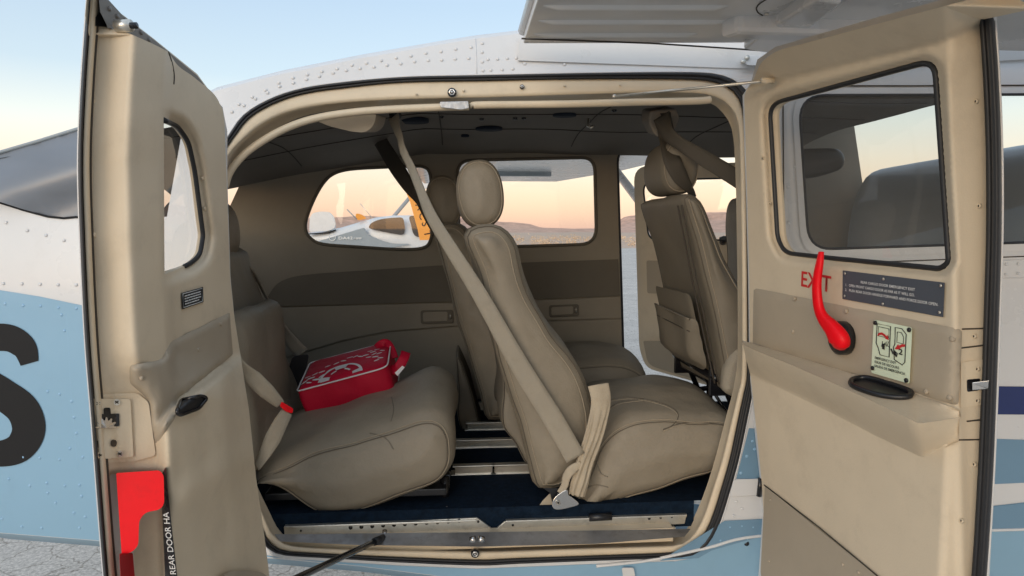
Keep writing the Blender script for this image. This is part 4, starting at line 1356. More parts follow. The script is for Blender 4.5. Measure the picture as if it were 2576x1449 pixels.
for u, v in ((.03, .1), (.45, .12), (.97, .1), (.03, .88), (.45, .92), (.97, .88)):
    p = on_quad(pq, u, v)
    tube('placard_rivet', [p, p + Vector((-.0012, 0, 0))], .0022, M['alu'], pl, n=8)
EQ = [(2198, 804), (2295, 824), (2288, 966), (2191, 938)]
gp = slab('exit_diagram_placard', round_poly(EQ, 5, 2), lambda x, y: FD.pt(x, y, fd_off(x, y) + .0105), lambda x, y: FD.pt(x, y, fd_off(x, y) + .004), M['glow'], fdoor, bev=0.0005)
gq = [FD.pt(x, y, fd_off(x, y) + .0112) for x, y in EQ]
def qline(pts, r, m, name, closed=True, par=gp):
    return tube(name, [on_quad(gq, u, v) for u, v in pts], r, m, par, n=5, closed=closed)
qline([(.10, .06), (.46, .06), (.46, .62), (.22, .62), (.16, .5), (.10, .42)], .0007, M['print_black'], 'diagram_line')
qline([(.14, .11), (.42, .11), (.42, .28), (.14, .28)], .0005, M['print_black'], 'diagram_line')
qline([(.58, .06), (.75, .06), (.86, .14), (.86, .64), (.80, .70), (.60, .64), (.56, .42), (.59, .36)], .0007, M['print_black'], 'diagram_line')
qline([(.64, .13), (.74, .13), (.80, .20), (.80, .32), (.64, .32)], .0005, M['print_black'], 'diagram_line')
qline([(.27, .36), (.25, .46), (.30, .48), (.33, .38), (.38, .44), (.36, .36), (.43, .34), (.40, .42), (.45, .44)], .0005, M['print_black'], 'diagram_line', False)
qline([(.50, .46), (.56, .54), (.62, .56), (.60, .48), (.66, .52), (.64, .58)], .0012, M['print_black'], 'diagram_line', False)
def qarrow(pts, tip, m=M['red_print']):
    V = []
    up, dn = pts
    V = [on_quad(gq, *p) + Vector((-.0006, 0, 0)) for p in up + dn[::-1]]
    n = len(up)
    F_ = [(i, i + 1, 2 * n - 2 - i, 2 * n - 1 - i) for i in range(n - 1)]
    b = len(V)
    V += [on_quad(gq, *p) + Vector((-.0006, 0, 0)) for p in tip]
    F_.append((b, b + 1, b + 2))
    return mesh('diagram_arrow', V, F_, m, gp, False)
qarrow(([(.13, .27), (.17, .22), (.25, .20), (.33, .225), (.38, .255)], [(.14, .285), (.19, .255), (.25, .245), (.31, .262), (.35, .285)]), [(.40, .22), (.34, .30), (.44, .31)])
qarrow(([(.86, .32), (.78, .33), (.70, .37)], [(.86, .36), (.79, .375), (.74, .405)]), [(.68, .345), (.60, .45), (.755, .43)])
quad_text('diagram_number', gq, '1', .18, .50, .10, .07, M['print_black'], gp, .0006, bold=.02)
quad_text('diagram_number', gq, '2', .70, .52, .10, .10, M['print_black'], gp, .0006, bold=.02)
for i, (s_, w_) in enumerate((('EMERGENCY EXIT', .56), ('ISSUE DE SECOURS', .64), ('SALIDA DE EMERGENCIA', .80))):
    quad_text('placard_text', gq, s_, .09, .715 + .075 * i, .045, w_, M['print_black'], gp, .0006, bold=.015)
for u, v in ((.06, .05), (.94, .05), (.05, .90), (.93, .95)):
    p = on_quad(gq, u, v)
    tube('placard_rivet', [p, p + Vector((-.002, 0, 0))], .0034, M['black_plastic'], gp, n=10)

# ---------------------------------------------------------------- rear cargo door (left in the picture)
RD = Door([(570, 250), (572, 450), (580, 700), (590, 800), (605, 900), (622, 1030), (640, 1200), (660, 1350), (674, 1449)],
          [(222, 0), (207, 200), (198, 400), (203, 600), (215, 850), (231, 1050), (246, 1250), (262, 1449)], -0.02, -0.52, 1)
rdoor = empty('rear_cargo_door', RD.pt(640, 1200), plane)
RWL = round_poly([(412, 302), (446, 318), (474, 356), (490, 430), (511, 592), (503, 642), (478, 664), (414, 690)], [0, 10, 20, 20, 10, 16, 14, 0], 5)
RWA = np.array(densify(RWL, 2.5))
def arm_line(px):                     # crest of the moulded arm rest
    return lin(px, [(380, 1110), (445, 1030), (605, 908), (625, 900)])
def rd_off(px, py):
    d = px - RD.edge(py)
    up = lin(d, [(18, 0.0), (30, .003), (60, .018), (118, .052), (130, .056), (203, .058), (212, .050), (225, .034), (250, .030), (360, .032)])
    lo = lin(d, [(18, 0.0), (30, .003), (60, .010), (100, .026), (118, .034), (150, .05), (175, .058), (230, .064), (330, .066), (420, .058)])
    k = sstep(880, 1010, py)
    o = up + (lo - up) * k
    if d > 150 and py > 880:
        o += .030 * sstep(-26, 6, py - arm_line(px)) * sstep(150, 190, d) * (1 - .75 * sstep(1080, 1330, py)) * (1 - sstep(330, 372, d) * .5)
        o += .010 * math.exp(-((py - (1290 - .62 * (px - 400))) / 50) ** 2) * sstep(170, 220, d)
    w = dist_loop(px, py, RWA)
    if px > 405:
        o -= 0.018 * (1 - sstep(3, 34, w)) * sstep(405, 425, px)
    # handle well
    wl = sstep(268, 282, px) * (1 - sstep(400, 416, px)) * sstep(1184, 1198, py)
    o -= .022 * wl
    o += 0.0018 * noise.noise(Vector((px * .008, py * .008, 7))) + .003 * noise.noise(Vector((px * .02, py * .006, 1))) * sstep(1000, 1150, py)
    return o
RTRIM = round_poly([(233, 70), (290, 73), (330, 86), (380, 108), (424, 130), (446, 166), (480, 188), (545, 240), (564, 290), (570, 450), (579, 700), (590, 800), (606, 900), (626, 1030), (644, 1200), (664, 1340), (678, 1449), (672, 1500),
                     (600, 1580), (450, 1720), (320, 1860), (286, 1760), (272, 1449), (258, 1250), (244, 1050), (228, 850), (217, 600), (212, 400), (221, 200)],
                    [4, 6, 8, 0, 10, 20, 0, 24, 20, 0, 0, 0, 0, 0, 0, 0, 20, 20, 20, 0, 20, 0, 0, 0, 0, 0, 0, 0, 0], 5)
rdm = lambda x, y: RD.pt(x, y, rd_off(x, y))
trim_r = sheet('inner_trim', RTRIM, [RWL], rdm, M['trim'], rdoor, step=9, back=door_back(RD, rd_off, .004))
ROUT = [(222, -60), (247, -2), (310, 40), (390, 100), (496, 188), (518, 216), (560, 270), (572, 330), (572, 450), (580, 700), (590, 800), (606, 900), (626, 1030), (644, 1200), (664, 1340), (678, 1449), (672, 1510), (600, 1600), (450, 1740), (300, 1890),
        (282, 1760), (258, 1449), (242, 1250), (227, 1050), (211, 850), (199, 600), (194, 400), (203, 200), (218, 0)]
sheet('outer_skin', ROUT, [RWL], lambda x, y: RD.pt(x, y, -.006), M['white'], rdoor, step=26)
rim = sheet('door_rim', [(222, -50), (247, -4), (310, 38), (390, 100), (496, 186), (518, 216), (560, 272), (566, 320), (540, 262), (470, 196), (420, 150), (380, 122), (330, 104), (290, 92), (236, 90), (224, 90), (214, 40)], [], lambda x, y: RD.pt(x, y, .006), M['frame'], rdoor, step=10,
            back=lambda x, y: RD.pt(x, y, -.005))
M['rim_metal'] = mat('grey_primed_metal', (0.17, 0.155, 0.14), 0.45, metal=0.3, var=0.1, grime=0.4)
slab('rim_rail', [(246, -30), (310, 40), (390, 102), (496, 190), (514, 214), (490, 206), (430, 160), (384, 112), (330, 86), (270, 70), (268, 62), (252, 30)], lambda x, y: RD.pt(x, y, .022), lambda x, y: RD.pt(x, y, .004), M['rim_metal'], rdoor, bev=.001)
for i in range(6):
    button(275 + i * 20, 22 + i * 15 + (i % 2) * 4, .022, .0034, M['rim_metal'], RD, rdoor, 'rim_rivet')
pk = RD.pt(293, 66, .03)
tube('latch_roller', [pk, pk + Vector((.02, -.004, 0))], .008, M['alu'], rdoor, n=14); tube('roller_pin', [pk, pk + Vector((.028, -.006, 0))], .0042, M['black_metal'], rdoor, n=10)
slab('rim_pocket', [(250, 30), (266, 46), (268, 68), (240, 66), (240, 44)], lambda x, y: RD.pt(x, y, .0085), lambda x, y: RD.pt(x, y, .005), M['black_plastic'], rdoor, bev=0)
rpane = sheet('door_window', RWL, [], lambda x, y: RD.pt(x, y, .006), M['pane_near'], rdoor, step=50)
tube('window_seal', [RD.pt(x, y, rd_off(x, y) + .001) for x, y in densify(RWL[:-1], 7, False)], .0042, M['rubber'], rpane)
rs_ = smooth_loop([(217, -60), (214, 0), (200, 200), (192, 400), (197, 600), (209, 850), (225, 1050), (240, 1250), (256, 1449), (276, 1640)], closed=False)
rs_ = [(x + 8, y) for x, y in rs_]
seal_strip('edge_seal', RD, rs_, [(-4, -.005), (0, .002), (3, .008), (6, .006), (9, .000)], M['rubber'], rdoor)
tube('skin_edge', [RD.pt(x - 3, y, -.005) for x, y in rs_], .0016, M['white'], rdoor, n=6)
seal_strip('edge_flange', RD, [(x + 8, y) for x, y in rs_], [(0, .000), (2, .006), (11, .0085), (17, .007), (18, .001)], M['frame'], rdoor)
tube('panel_seam', [RD.pt(x + 27.5, y, .006) for x, y in rs_], .0016, M['seam'], rdoor, n=6)
tube('trim_crease', [RD.pt(x, y, rd_off(x, y) + .0004) for x, y in smooth_loop([(424, 131), (433, 160), (438, 190), (437, 212)], closed=False)], .0012, M['seam'], rdoor, n=5)
for p in ((356, 395), (364, 925)):
    pass
for p in ((233, 253), (236, 591), (242, 912), (510, 448), (515, 525)):
    button(p[0], p[1], rd_off(*p) + .0006, .0036, M['frame'], RD, rdoor, 'trim_screw')
# insert panel with its folded corner
RI = [(326, 919), (404, 906), (432, 858), (578, 786), (586, 892), (446, 1004), (441, 1052), (398, 1112), (388, 1120), (376, 1010), (352, 986), (326, 964)]
RIr = round_poly(RI, [8, 14, 6, 4, 4, 10, 8, 6, 6, 10, 10, 8], 4)
RIA = np.array(densify(RIr, 8))
def ri_m(x, y):
    return RD.pt(x, y, rd_off(x, y) + .008 * sstep(0, 10, dist_loop(x, y, RIA)) + .0015 * noise.noise(Vector((x * .03, y * .03, 2))))
ins = sheet('insert_panel', RIr, [], ri_m, M['trim_dark'], rdoor, step=9)
for p in ((357, 951), (498, 880), (555, 815)):
    button(p[0], p[1], rd_off(*p) + .008, .0036, M['trim_dark'], RD, ins)
PC = round_poly([(444, 1036), (456, 1006), (508, 995), (521, 1002), (500, 1028), (452, 1045)], [6, 6, 8, 6, 8, 6], 4)
sheet('pull_cup', PC, [], lambda x, y: RD.pt(x, y, rd_off(x, y) + .004), M['black_plastic'], rdoor, step=8, back=lambda x, y: RD.pt(x, y, rd_off(x, y) - .004))
tube('pull_cup_rim', [RD.pt(x, y, rd_off(x, y) + .005) for x, y in densify(PC, 10)], .0028, M['black_metal'], rdoor, closed=True)
# small placard
SP = [(457, 737), (511, 722), (512, 760), (459, 778)]
sp_ = csheet('small_placard', SP, lambda x, y: RD.pt(x, y, rd_off(x, y) + .003), lambda x, y: RD.pt(x, y, rd_off(x, y) - .001), M['placard_black'], rdoor, bev=0)
sq = [RD.pt(x, y, rd_off(x, y) + .0036) for x, y in SP]
tube('placard_border', [on_quad(sq, u, v) for u, v in ((.05, .08), (.95, .08), (.95, .92), (.05, .92))], .0007, M['print_white'], sp_, n=5, closed=True)
for i, s_ in enumerate(('CLOSE BAGGAGE', 'DOOR BEFORE', 'CABIN DOOR')):
    pass
for i in range(4):                     # lines of print too small to read
    a = .13; b = .87 - .08 * (i == 3)
    k = a
    rsd = random.Random(i)
    while k < b:
        e = min(b, k + rsd.uniform(.05, .13))
        tube('placard_print', [on_quad(sq, k, .25 + .165 * i), on_quad(sq, e, .25 + .165 * i)], .0011, M['print_white'], sp_, n=4)
        k = e + .03
# latch plate on the door edge
LP = round_poly([(230, 1003), (328, 1004), (336, 1149), (238, 1156)], 5, 2)
lpm = lambda x, y, e: RD.pt(x, y, rd_off(x, y) + e)
csheet('latch_plate_base', round_poly([(229, 992), (345, 988), (374, 1012), (392, 1146), (340, 1160), (244, 1166)], [4, 10, 10, 8, 4, 4], 3), lambda x, y: lpm(x, y, .002), lambda x, y: lpm(x, y, -.004), M['trim'], rdoor, bev=.0006, step=14)
lp = csheet('latch_plate', LP, lambda x, y: lpm(x, y, .0045), lambda x, y: lpm(x, y, .001), M['frame'], rdoor, bev=.0006, step=14)
def lslab(name, pts, e0, e1, m, r=3):
    return csheet(name, round_poly(pts, r, 3), lambda x, y: lpm(x, y, e0), lambda x, y: lpm(x, y, e1), m, lp, step=5)
lslab('latch_slot', [(242, 1042), (300, 1040), (301, 1072), (244, 1076)], .0056, .004, M['black_metal'])
lslab('latch_slot', [(260, 1026), (278, 1025), (279, 1046), (262, 1047)], .0052, .004, M['black_metal'], 6)
gc = lpm(268, 1077, .0066)
V = []; Fc = []
for i in range(26):
    an = math.pi * i / 25
    r = .017 if i % 4 < 2 else .0125
    x, y = 268 - math.cos(an) * r * 1600, 1077 - math.sin(an) * r * 1600
    V.append(lpm(x, y, .0066))
V.append(gc)
Fc = [(i, i + 1, 26) for i in range(25)]
mesh('latch_gear', V, Fc, M['steel'], lp, False)
for x, y in ((248, 1117), (286, 1115)):
    lslab('plate_hole', [(x - 8, y - 9), (x + 8, y - 9), (x + 8, y + 9), (x - 8, y + 9)], .0056, .004, M['black_metal'], 8)
for x, y in ((247, 1015), (294, 1012), (253, 1145), (302, 1142)):
    lslab('plate_screw', [(x - 8, y - 8), (x + 8, y - 8), (x + 8, y + 8), (x - 8, y + 8)], .0062, .004, M['alu'], 8)
    tube('screw_slot', [lpm(x - 4, y - 3, .0068), lpm(x + 4, y + 3, .0068)], .0007, M['seam'], lp, n=4); tube('screw_slot', [lpm(x + 4, y - 3, .0068), lpm(x - 4, y + 3, .0068)], .0007, M['seam'], lp, n=4)
# red emergency handle flap and the dark red lever under it
RH = round_poly([(292, 1190), (402, 1183), (412, 1196), (413, 1268), (402, 1282), (366, 1289), (350, 1308), (348, 1372), (330, 1391), (306, 1394)], [4, 8, 8, 10, 10, 14, 14, 10, 12, 4], 4)
HO = 0.062
csheet('emergency_handle', RH, lambda x, y: RD.pt(x, y, lin(x, [(290, .018), (413, .079)])), lambda x, y: RD.pt(x, y, lin(x, [(290, .018), (413, .079)]) - .004), M['red'], rdoor, bev=.0008, step=20)
slab('emergency_lever', [(300, 1392), (334, 1390), (340, 1460), (330, 1600), (310, 1600)], lambda x, y: RD.pt(x, y, .032), lambda x, y: RD.pt(x, y, .022), M['red_dark'], rdoor, bev=.002, step=20)
TS = [(404, 1198), (416, 1176), (446, 1449), (456, 1560), (420, 1560)]
csheet('handle_placard', TS, lambda x, y: lpm(x, y, .009), lambda x, y: lpm(x, y, -.003), M['placard_black'], rdoor, bev=0, step=14)
a, b = lpm(443, 1446, .0135), lpm(424, 1290, .0135)
r_ = (b - a).normalized(); u_ = (lpm(421, 1449, .0045) - lpm(437, 1449, .0045)); u_ = (u_ - r_ * u_.dot(r_)).normalized()
text('placard_text', 'REAR DOOR HA', a, r_, u_, .0085, M['print_white'], rdoor, width=(b - a).length, bold=.004)
# stowage pocket low on the door
csheet('door_pocket', round_poly([(558, 1449), (580, 1437), (620, 1434), (660, 1440), (676, 1452), (640, 1540), (540, 1600)], 8, 3), lambda x, y: lpm(x, y, .010), lambda x, y: lpm(x, y, -.006), M['trim_dark'], rdoor, bev=.002, step=16)
# gas strut from the sill to the rear door
q0, q1 = P(966, 1352, .03), P(745, 1455, -.32)
st = tube('door_strut', [q0, q0 + (q1 - q0) * 2.0], .0062, M['black_metal'], rdoor, n=10)
tube('strut_end', [P(968, 1334, .045), P(967, 1356, .03)], .006, M['steel'], st, n=10); tube('strut_sleeve', [q0 + (q1 - q0) * .02, q0 + (q1 - q0) * .14], .0085, M['black_plastic'], st, n=10)

# ================================================================ WINGS
ZW = 1.885
wing = empty('wing', (1.0, -.1, ZW), plane)
def zslab(name, pts, z, th, m, parent, bev=.002, tilt=None):
    f = lambda x, y: Vector((x, y, z + (tilt(x, y) if tilt else 0)))
    return slab(name, pts, f, lambda x, y: f(x, y) + Vector((0, 0, th)), m, parent, bev=bev)
FLX = 0.138
ft = lambda x, y: -0.012 * (1 - (x - FLX) / .5) - .03 * y
flap = zslab('flap', [(FLX, -.028), (.60, -.028), (.66, -.06), (.66, -2.4), (FLX, -2.4)], ZW + .004, .03, M['white'], wing, .003, ft)
def bead(x0, x1, y):
    V = []; Fc = []
    for i in range(13):
        t = i / 12; x = x0 + (x1 - x0) * t
        hgt = .008 * min(1, t * 30, (1 - t) * 14)
        for k in range(7):
            a = math.pi * k / 6
            yy = y - .007 * math.cos(a)
            V.append((x, yy, ZW + .004 + ft(x, yy) + .0005 - hgt * math.sin(a)))
    for i in range(12):
        for k in range(6):
            Fc.append((i * 7 + k, i * 7 + k + 1, (i + 1) * 7 + k + 1, (i + 1) * 7 + k))
    return mesh('flap_bead', V, Fc, M['white'], flap)
for i in range(9):
    bead(.150, .485 + (.035 if i % 2 else 0), -.088 - .078 * i)
tube('flap_edge', [(FLX - .001, -.03, ZW + .018), (FLX - .001, -2.4, ZW + .09)], .010, M['white'], flap)
# fixed wing ahead of the flap, and the root fairing along the fuselage
tw = lambda x, y: -.03 * y
zslab('wing_skin', [(.672, -.03), (2.1, -.03), (2.1, -5.2), (.672, -5.2)], ZW - .002, .16, M['white'], wing, .004, tw)
zslab('flap_track', [(.50, -.16), (.78, -.135), (.86, -.165), (.80, -.20), (.52, -.20)], ZW - .030, .05, M['white'], wing, .010, tw)
RF0 = [(FLX - .008, ), ]
sheet('root_fairing', [(1303, 152), (1306, 98), (1640, 108), (1980, 134), (2300, 128), (2700, 92), (2700, 142), (2300, 166), (1860, 172), (1640, 164)], [], lambda x, y: PK(x, y, .004 + .016 * sstep(170, 100, y)), M['white'], wing, step=22,
      back=lambda x, y: PK(x, y, -.002))
for p in ((1345, 133), (1410, 138), (1475, 140), (1555, 143), (1640, 146), (1720, 149), (1320, 160), (1420, 162)):
    rivet(*p)
def zdisc_ring(px, py, r, z):
    c = PZ(px, py, z); c.z = z
    tube('access_panel', [c + Vector((r * math.cos(a), r * math.sin(a), 0)) for a in [2 * math.pi * i / 40 for i in range(40)]], .0012, M['seam'], wing, n=5, closed=True)
    for k in range(4):
        a = .7 + k * 1.57
        q = c + Vector((r * .88 * math.cos(a), r * .88 * math.sin(a), 0))
        tube('panel_screw', [q, q + Vector((0, 0, -.003))], .004, M['alu'], wing, n=8)
zdisc_ring(2032, 10, .085, ZW + .008)
slab('hinge_bracket', round_poly([(1862, 152), (1876, 140), (1960, 140), (1962, 158), (1930, 166), (1880, 164)], 4, 2), lambda x, y: PK(x, y, .030), lambda x, y: PK(x, y, .010), M['white'], wing, bev=.001)
for p in ((1878, 146), (1868, 156)):
    c = PK(p[0], p[1], .031)
    tube('bracket_bolt', [c, c + Vector((0, -.006, 0))], .0055, M['alu'], wing, n=8)
for pts in ([(1312, 97), (1640, 109), (1900, 126), (1978, 133)], [(1978, 133), (1974, 122), (1940, 104), (1902, 84)]):
    tube('wing_gap', [PZ(x, y, ZW - .006) for x, y in densify(pts, 20, False)], .0018, M['seam'], wing, n=5)
zslab('wing_fillet', [tuple(PZ(x, y, ZW)[:2]) for x, y in ((1870, 110), (1905, 80), (2060, -20), (2120, -10), (1995, 92), (1978, 128))], ZW - .012, .03, M['white'], wing, .006)
# far wing, seen from below through the cabin windows
fwg = empty('far_wing', (.8, 2.5, 1.95), plane)
tf = lambda x, y: .026 * (y - 1.1)
zslab('wing_skin', [(.22, 1.16), (1.38, 1.16), (1.38, 4.2), (1.15, 6.4), (.30, 6.4), (.22, 4.2)], 1.90, .14, M['white'], fwg, .01, tf)
zslab('flap', [(-.22, 1.35), (.21, 1.35), (.21, 3.3), (-.22, 3.3)], 1.80, .03, M['white'], fwg, .004, lambda x, y: .026 * (y - 1.1) + .16 * (x - .1))
zslab('aileron', [(-.10, 3.4), (.21, 3.4), (.21, 6.2), (-.02, 6.2)], 1.885, .03, M['white'], fwg, .004, tf)
zslab('flap_track', [(.05, 2.2), (.55, 2.2), (.62, 2.24), (.05, 2.26)], 1.84, .09, M['pgrey'], fwg, .006, tf)
zslab('flap_track', [(.35, 4.4), (.75, 4.4), (.82, 4.46), (.35, 4.46)], 1.86, .10, M['pgrey'], fwg, .006, tf)
tube('wing_strut', [(1.25, 1.2, .95), (1.15, 3.6, 1.97)], .03, M['white'], fwg, n=12)

# ================================================================ SEATS
def prof_px(pts, y):
    return [(P(a, b, y).x, P(a, b, y).z) for a, b in pts]
def prof_shift(pr, dx, dz=0.0):
    return [(x + dx, z + dz) for x, z in pr]
CUSH = {}; BACK = {}
G_SEATS = 'taupe leather cabin seats'
def headrest(cx, cz, y0, y1, a, b, tilt, parent, mm, stitch=True):
    n = 26
    pr = []
    for i in range(n):
        t = 2 * math.pi * i / n
        u, v = a * math.copysign(abs(math.cos(t)) ** .85, math.cos(t)), b * math.copysign(abs(math.sin(t)) ** .9, math.sin(t))
        pr.append((cx + u * math.cos(tilt) + v * math.sin(tilt), cz - u * math.sin(tilt) + v * math.cos(tilt)))
    q = Pillow(pr, y0, y1, .034, crown=.006, wob=.0015)
    h = q.build('headrest', mm, parent)
    q.seam('stitching', M['stitch'], h, a=52, r=.0013)
    for yy in (y0 + (y1 - y0) * .36, y0 + (y1 - y0) * .64):
        tube('headrest_post', [(cx + .004, yy, cz - b * .8), (cx + .008, yy, cz - b - .016)], .005, M['steel'], h)
    return h

def seat(label, back, y0, y1, head, cushion=None, cy=None, mm='leather', bm='leather_back', base=(0, 0), crown=.03, legs=True, r=.05):
    s = empty('cabin_seat', (base[0], (y0 + y1) / 2, base[1]))
    setp(s, label, 'seat', G_SEATS)
    bk = Pillow(back, y0, y1, r, crown=.012, crowndir=(1, .15), wob=.003, seed=base[0] * 7)
    b = bk.build('backrest', M[mm], s)
    bk.seam('stitching', M['stitch'], b, a=38, r=.0013); bk.seam('dark_piping', M['piping'], b, a=58, r=.0014)
    bk.seam('dark_piping', M['seam'], b, a=58, near=False, r=.0016)
    if head:
        headrest(*head, s, M[mm])
    cu = None
    if cushion:
        cu = Pillow(cushion, cy[0], cy[1], .055, crown=crown, crowndir=(0.05, 1), wob=.006, seed=base[0] * 3 + 1)
        c = cu.build('seat_cushion', M[mm], s); CUSH[s.name] = c; BACK[s.name] = b
        cu.seam('stitching', M['stitch'], c, a=50, r=.0014); cu.seam('dark_piping', M['piping'], c, a=44, r=.0011)
        cu.seam('dark_piping', M['seam'], c, a=50, near=False, r=.0014)
    return s, bk, cu

# --- mid row, near seat
YN = .13
mb = [(1240, 566), (1270, 580), (1296, 615), (1312, 670), (1334, 745), (1376, 822), (1432, 892), (1470, 965), (1488, 1050), (1482, 1115), (1468, 1160), (1432, 1206), (1404, 1226), (1362, 1228), (1344, 1218), (1322, 1140), (1300, 1060), (1270, 960), (1246, 880), (1222, 780), (1200, 690), (1178, 625), (1172, 598), (1182, 578), (1208, 568)]
mc = [(1446, 1290), (1436, 1262), (1470, 1180), (1490, 1118), (1530, 1080), (1600, 1056), (1700, 1046), (1790, 1050), (1840, 1070), (1862, 1100), (1858, 1140), (1830, 1178), (1790, 1194), (1700, 1220), (1560, 1262), (1470, 1294)]
mseat, mbk, mcu = seat('near middle-row seat with tan stitched headrest, cushion by the door sill', prof_px(mb, YN), .095, .56, (.058, 1.583, .20, .42, .058, .082, -.10),
             prof_px(mc, YN), (.10, .58), base=(.2, .85), crown=.035)
# stitched oval on the cushion top
tube('stitching', [Vector((x, y, 0)) + Vector((0, 0, 0)) for x, y in ()] or [P(1545, 1095, .2), P(1546, 1095, .2)], .0002, M['stitch'], mseat) if False else None
def seat_base(s, x0, x1, y0, y1, zf, zt):
    for yy in (y0 + .05, y1 - .07):
        box('seat_runner', x0, x1, yy, yy + .03, zf + .026, zf + .05, M['black_metal'], s)
        for xx in (x0 + .03, x1 - .05):
            tube('seat_leg', [(xx, yy + .015, zf + .04), (xx + .01, yy + .015, zt)], .009, M['black_metal'], s)
seat_base(mseat, .22, .56, .10, .55, .85, .93)
cm = CUSH[mseat.name]
for pts in ([(1528, 1008), (1580, 1000), (1640, 1008), (1690, 1026), (1706, 1046), (1694, 1068), (1668, 1082)], [(1668, 1080), (1730, 1062), (1800, 1066), (1836, 1076)], [(1530, 1030), (1560, 1012), (1620, 1004)]):
    drape('dark_piping', cm, pts, .0011, M['piping'], mseat)
    drape('stitching', cm, [(x, y + 4) for x, y in pts], .0008, M['stitch'], mseat)
for pts in ([(1500, 1160), (1512, 1190), (1530, 1200)], [(1470, 1230), (1500, 1220), (1530, 1226)]):
    drape('crease', cm, pts, .0012, M['leather_back'], mseat)
# pocket flap behind the near seat
def back_pocket(s, pts, y, yb, m, th=.012):
    pr = prof_px(pts, y)
    q = Pillow(pr, y, yb, .015, wob=.003)
    o = q.build('seat_pocket', m, s)
    q.seam('stitching', M['seam'], o, a=45, r=.0012)
    return o
back_pocket(mseat, [(1262, 905), (1276, 912), (1290, 960), (1310, 1050), (1338, 1150), (1336, 1168), (1322, 1166), (1296, 1120), (1266, 1080), (1262, 1040), (1266, 990)], .17, .50, M['leather_back'])

# --- mid row, far seat
dxf, dzf = -.095, 0.0
fb = prof_shift(prof_px(mb, YN), dxf, .012)
fc = prof_shift(prof_px(mc, YN), dxf + .02, .02)
fseat, fbk, fcu = seat('far middle-row seat by the opposite wall, behind the near seat', fb, .66, 1.06, (-.042, 1.583, .74, .96, .058, .085, -.10), fc, (.66, 1.07), base=(.1, .85))
seat_base(fseat, .12, .46, .66, 1.03, .85, .93)
back_pocket(fseat, [(1148, 905), (1162, 912), (1180, 960), (1205, 1050), (1234, 1150), (1232, 1168), (1216, 1166), (1190, 1120), (1160, 1080), (1152, 1040), (1152, 990)], .72, 1.0, M['leather_back'])

# --- rear seat carrying the red bag
rb = [(440, 640), (470, 650), (487, 700), (520, 790), (560, 890), (604, 997), (640, 1090), (660, 1150), (650, 1190), (600, 1200), (540, 1180), (490, 1080), (440, 930), (400, 780), (395, 690), (410, 650)]
rc = [(640, 1216), (650, 1192), (690, 1168), (760, 1142), (850, 1116), (950, 1088), (1020, 1064), (1080, 1052), (1118, 1064), (1138, 1096), (1140, 1140), (1128, 1180), (1096, 1218), (1020, 1250), (900, 1290), (820, 1294), (760, 1270), (690, 1234)]
rseat, rbk, rcu = seat('rear seat with a red bag lying on its cushion', prof_px(rb, .11), .09, .58, (-.645, 1.49, .22, .46, .065, .085, -.05), prof_px(rc, .11), (.085, .62), base=(-.3, .85), crown=.055, r=.06)
Pillow(prof_px([(560, 800), (592, 796), (612, 820), (624, 890), (634, 990), (644, 1080), (652, 1150), (640, 1186), (600, 1190), (560, 1100), (540, 900)], .10), .075, .46, .04, wob=.003).build('lower_back_pad', M['leather'], rseat)
tube('cushion_crease', [P(990, 1137, .118), P(960, 1104, .15), P(935, 1082, .2), P(1000, 1050, .28)], .0001, M['seam'], rseat) if False else None
tube('seat_leg', [P(1118, 1200, .16), P(1122, 1290, .16)], .011, M['black_metal'], rseat); tube('leg_bolt', [P(1124, 1284, .11), P(1124, 1284, .095)], .009, M['alu'], rseat)
seat_base(rseat, -.42, -.02, .12, .58, .85, .92)
box('seat_pan', -.45, -.03, .12, .60, .868, .885, M['black_plastic'], rseat)

cr_ = CUSH[rseat.name]
for pts in ([(930, 1090), (958, 1096), (976, 1108), (990, 1130)], [(985, 1000), (990, 1030), (984, 1060)]):
    drape('crease', cr_, pts, .0012, M['leather_back'], rseat)  # second path: soft fold shading drawn as a darker thread
# --- front row, near seat seen from behind
xb = [(1744, 490), (1770, 514), (1802, 592), (1820, 648), (1846, 696), (1880, 752), (1912, 830), (1924, 905), (1908, 968), (1854, 988), (1832, 990), (1815, 905), (1797, 800), (1772, 690), (1748, 600), (1726, 530), (1718, 502), (1728, 490)]
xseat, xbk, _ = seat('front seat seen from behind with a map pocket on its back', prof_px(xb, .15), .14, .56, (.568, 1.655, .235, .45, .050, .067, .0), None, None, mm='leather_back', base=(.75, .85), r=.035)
xcush = Pillow([(.72, 1.06), (.74, 1.13), (.95, 1.16), (1.12, 1.17), (1.17, 1.12), (1.12, 1.06), (.95, 1.02), (.80, 1.02)], .14, .58, .05, crown=.03).build('seat_cushion', M['leather'], xseat)
# map pocket, built on the raked rear face
def xback(u, v, d=0.0):              # u 0..1 across (near to far), v 0 top .. 1 bottom on the rear face, d metres proud of it
    x = .535 + (.639 - .535) * v; z = 1.555 + (1.115 - 1.555) * v
    n = Vector((-.975, 0, -.22))
    return Vector((x - .004, .165 + (.535 - .165) * u, z)) + n * d
def xsheet(name, ol, d, m, step=.04):
    loop = round_poly(ol, .05, 4)
    A = np.array(densify(loop, .03))
    def f(u, v):
        return xback(u, v, d(u, v) * max(sstep(0, .10, dist_loop(u, v, A)), sstep(.0, .07, min(u - .06, .95 - u)) if v < .72 else 0) + .0015)
    return sheet(name, loop, [], f, m, xseat, step=step)
xsheet('back_pad', [(.08, .49), (.88, .50), (.88, .80), (.08, .80)], lambda u, v: .005, M['leather_back'])
xsheet('map_pocket', [(.06, .63), (.93, .61), (.96, .92), (.86, .965), (.14, .945), (.05, .90)], lambda u, v: .017 + .018 * sstep(.62, .88, v) * (.7 + .3 * math.sin(3.1 * u)) + .004 * math.sin(u * 11 + v * 9), M['leather_back'])
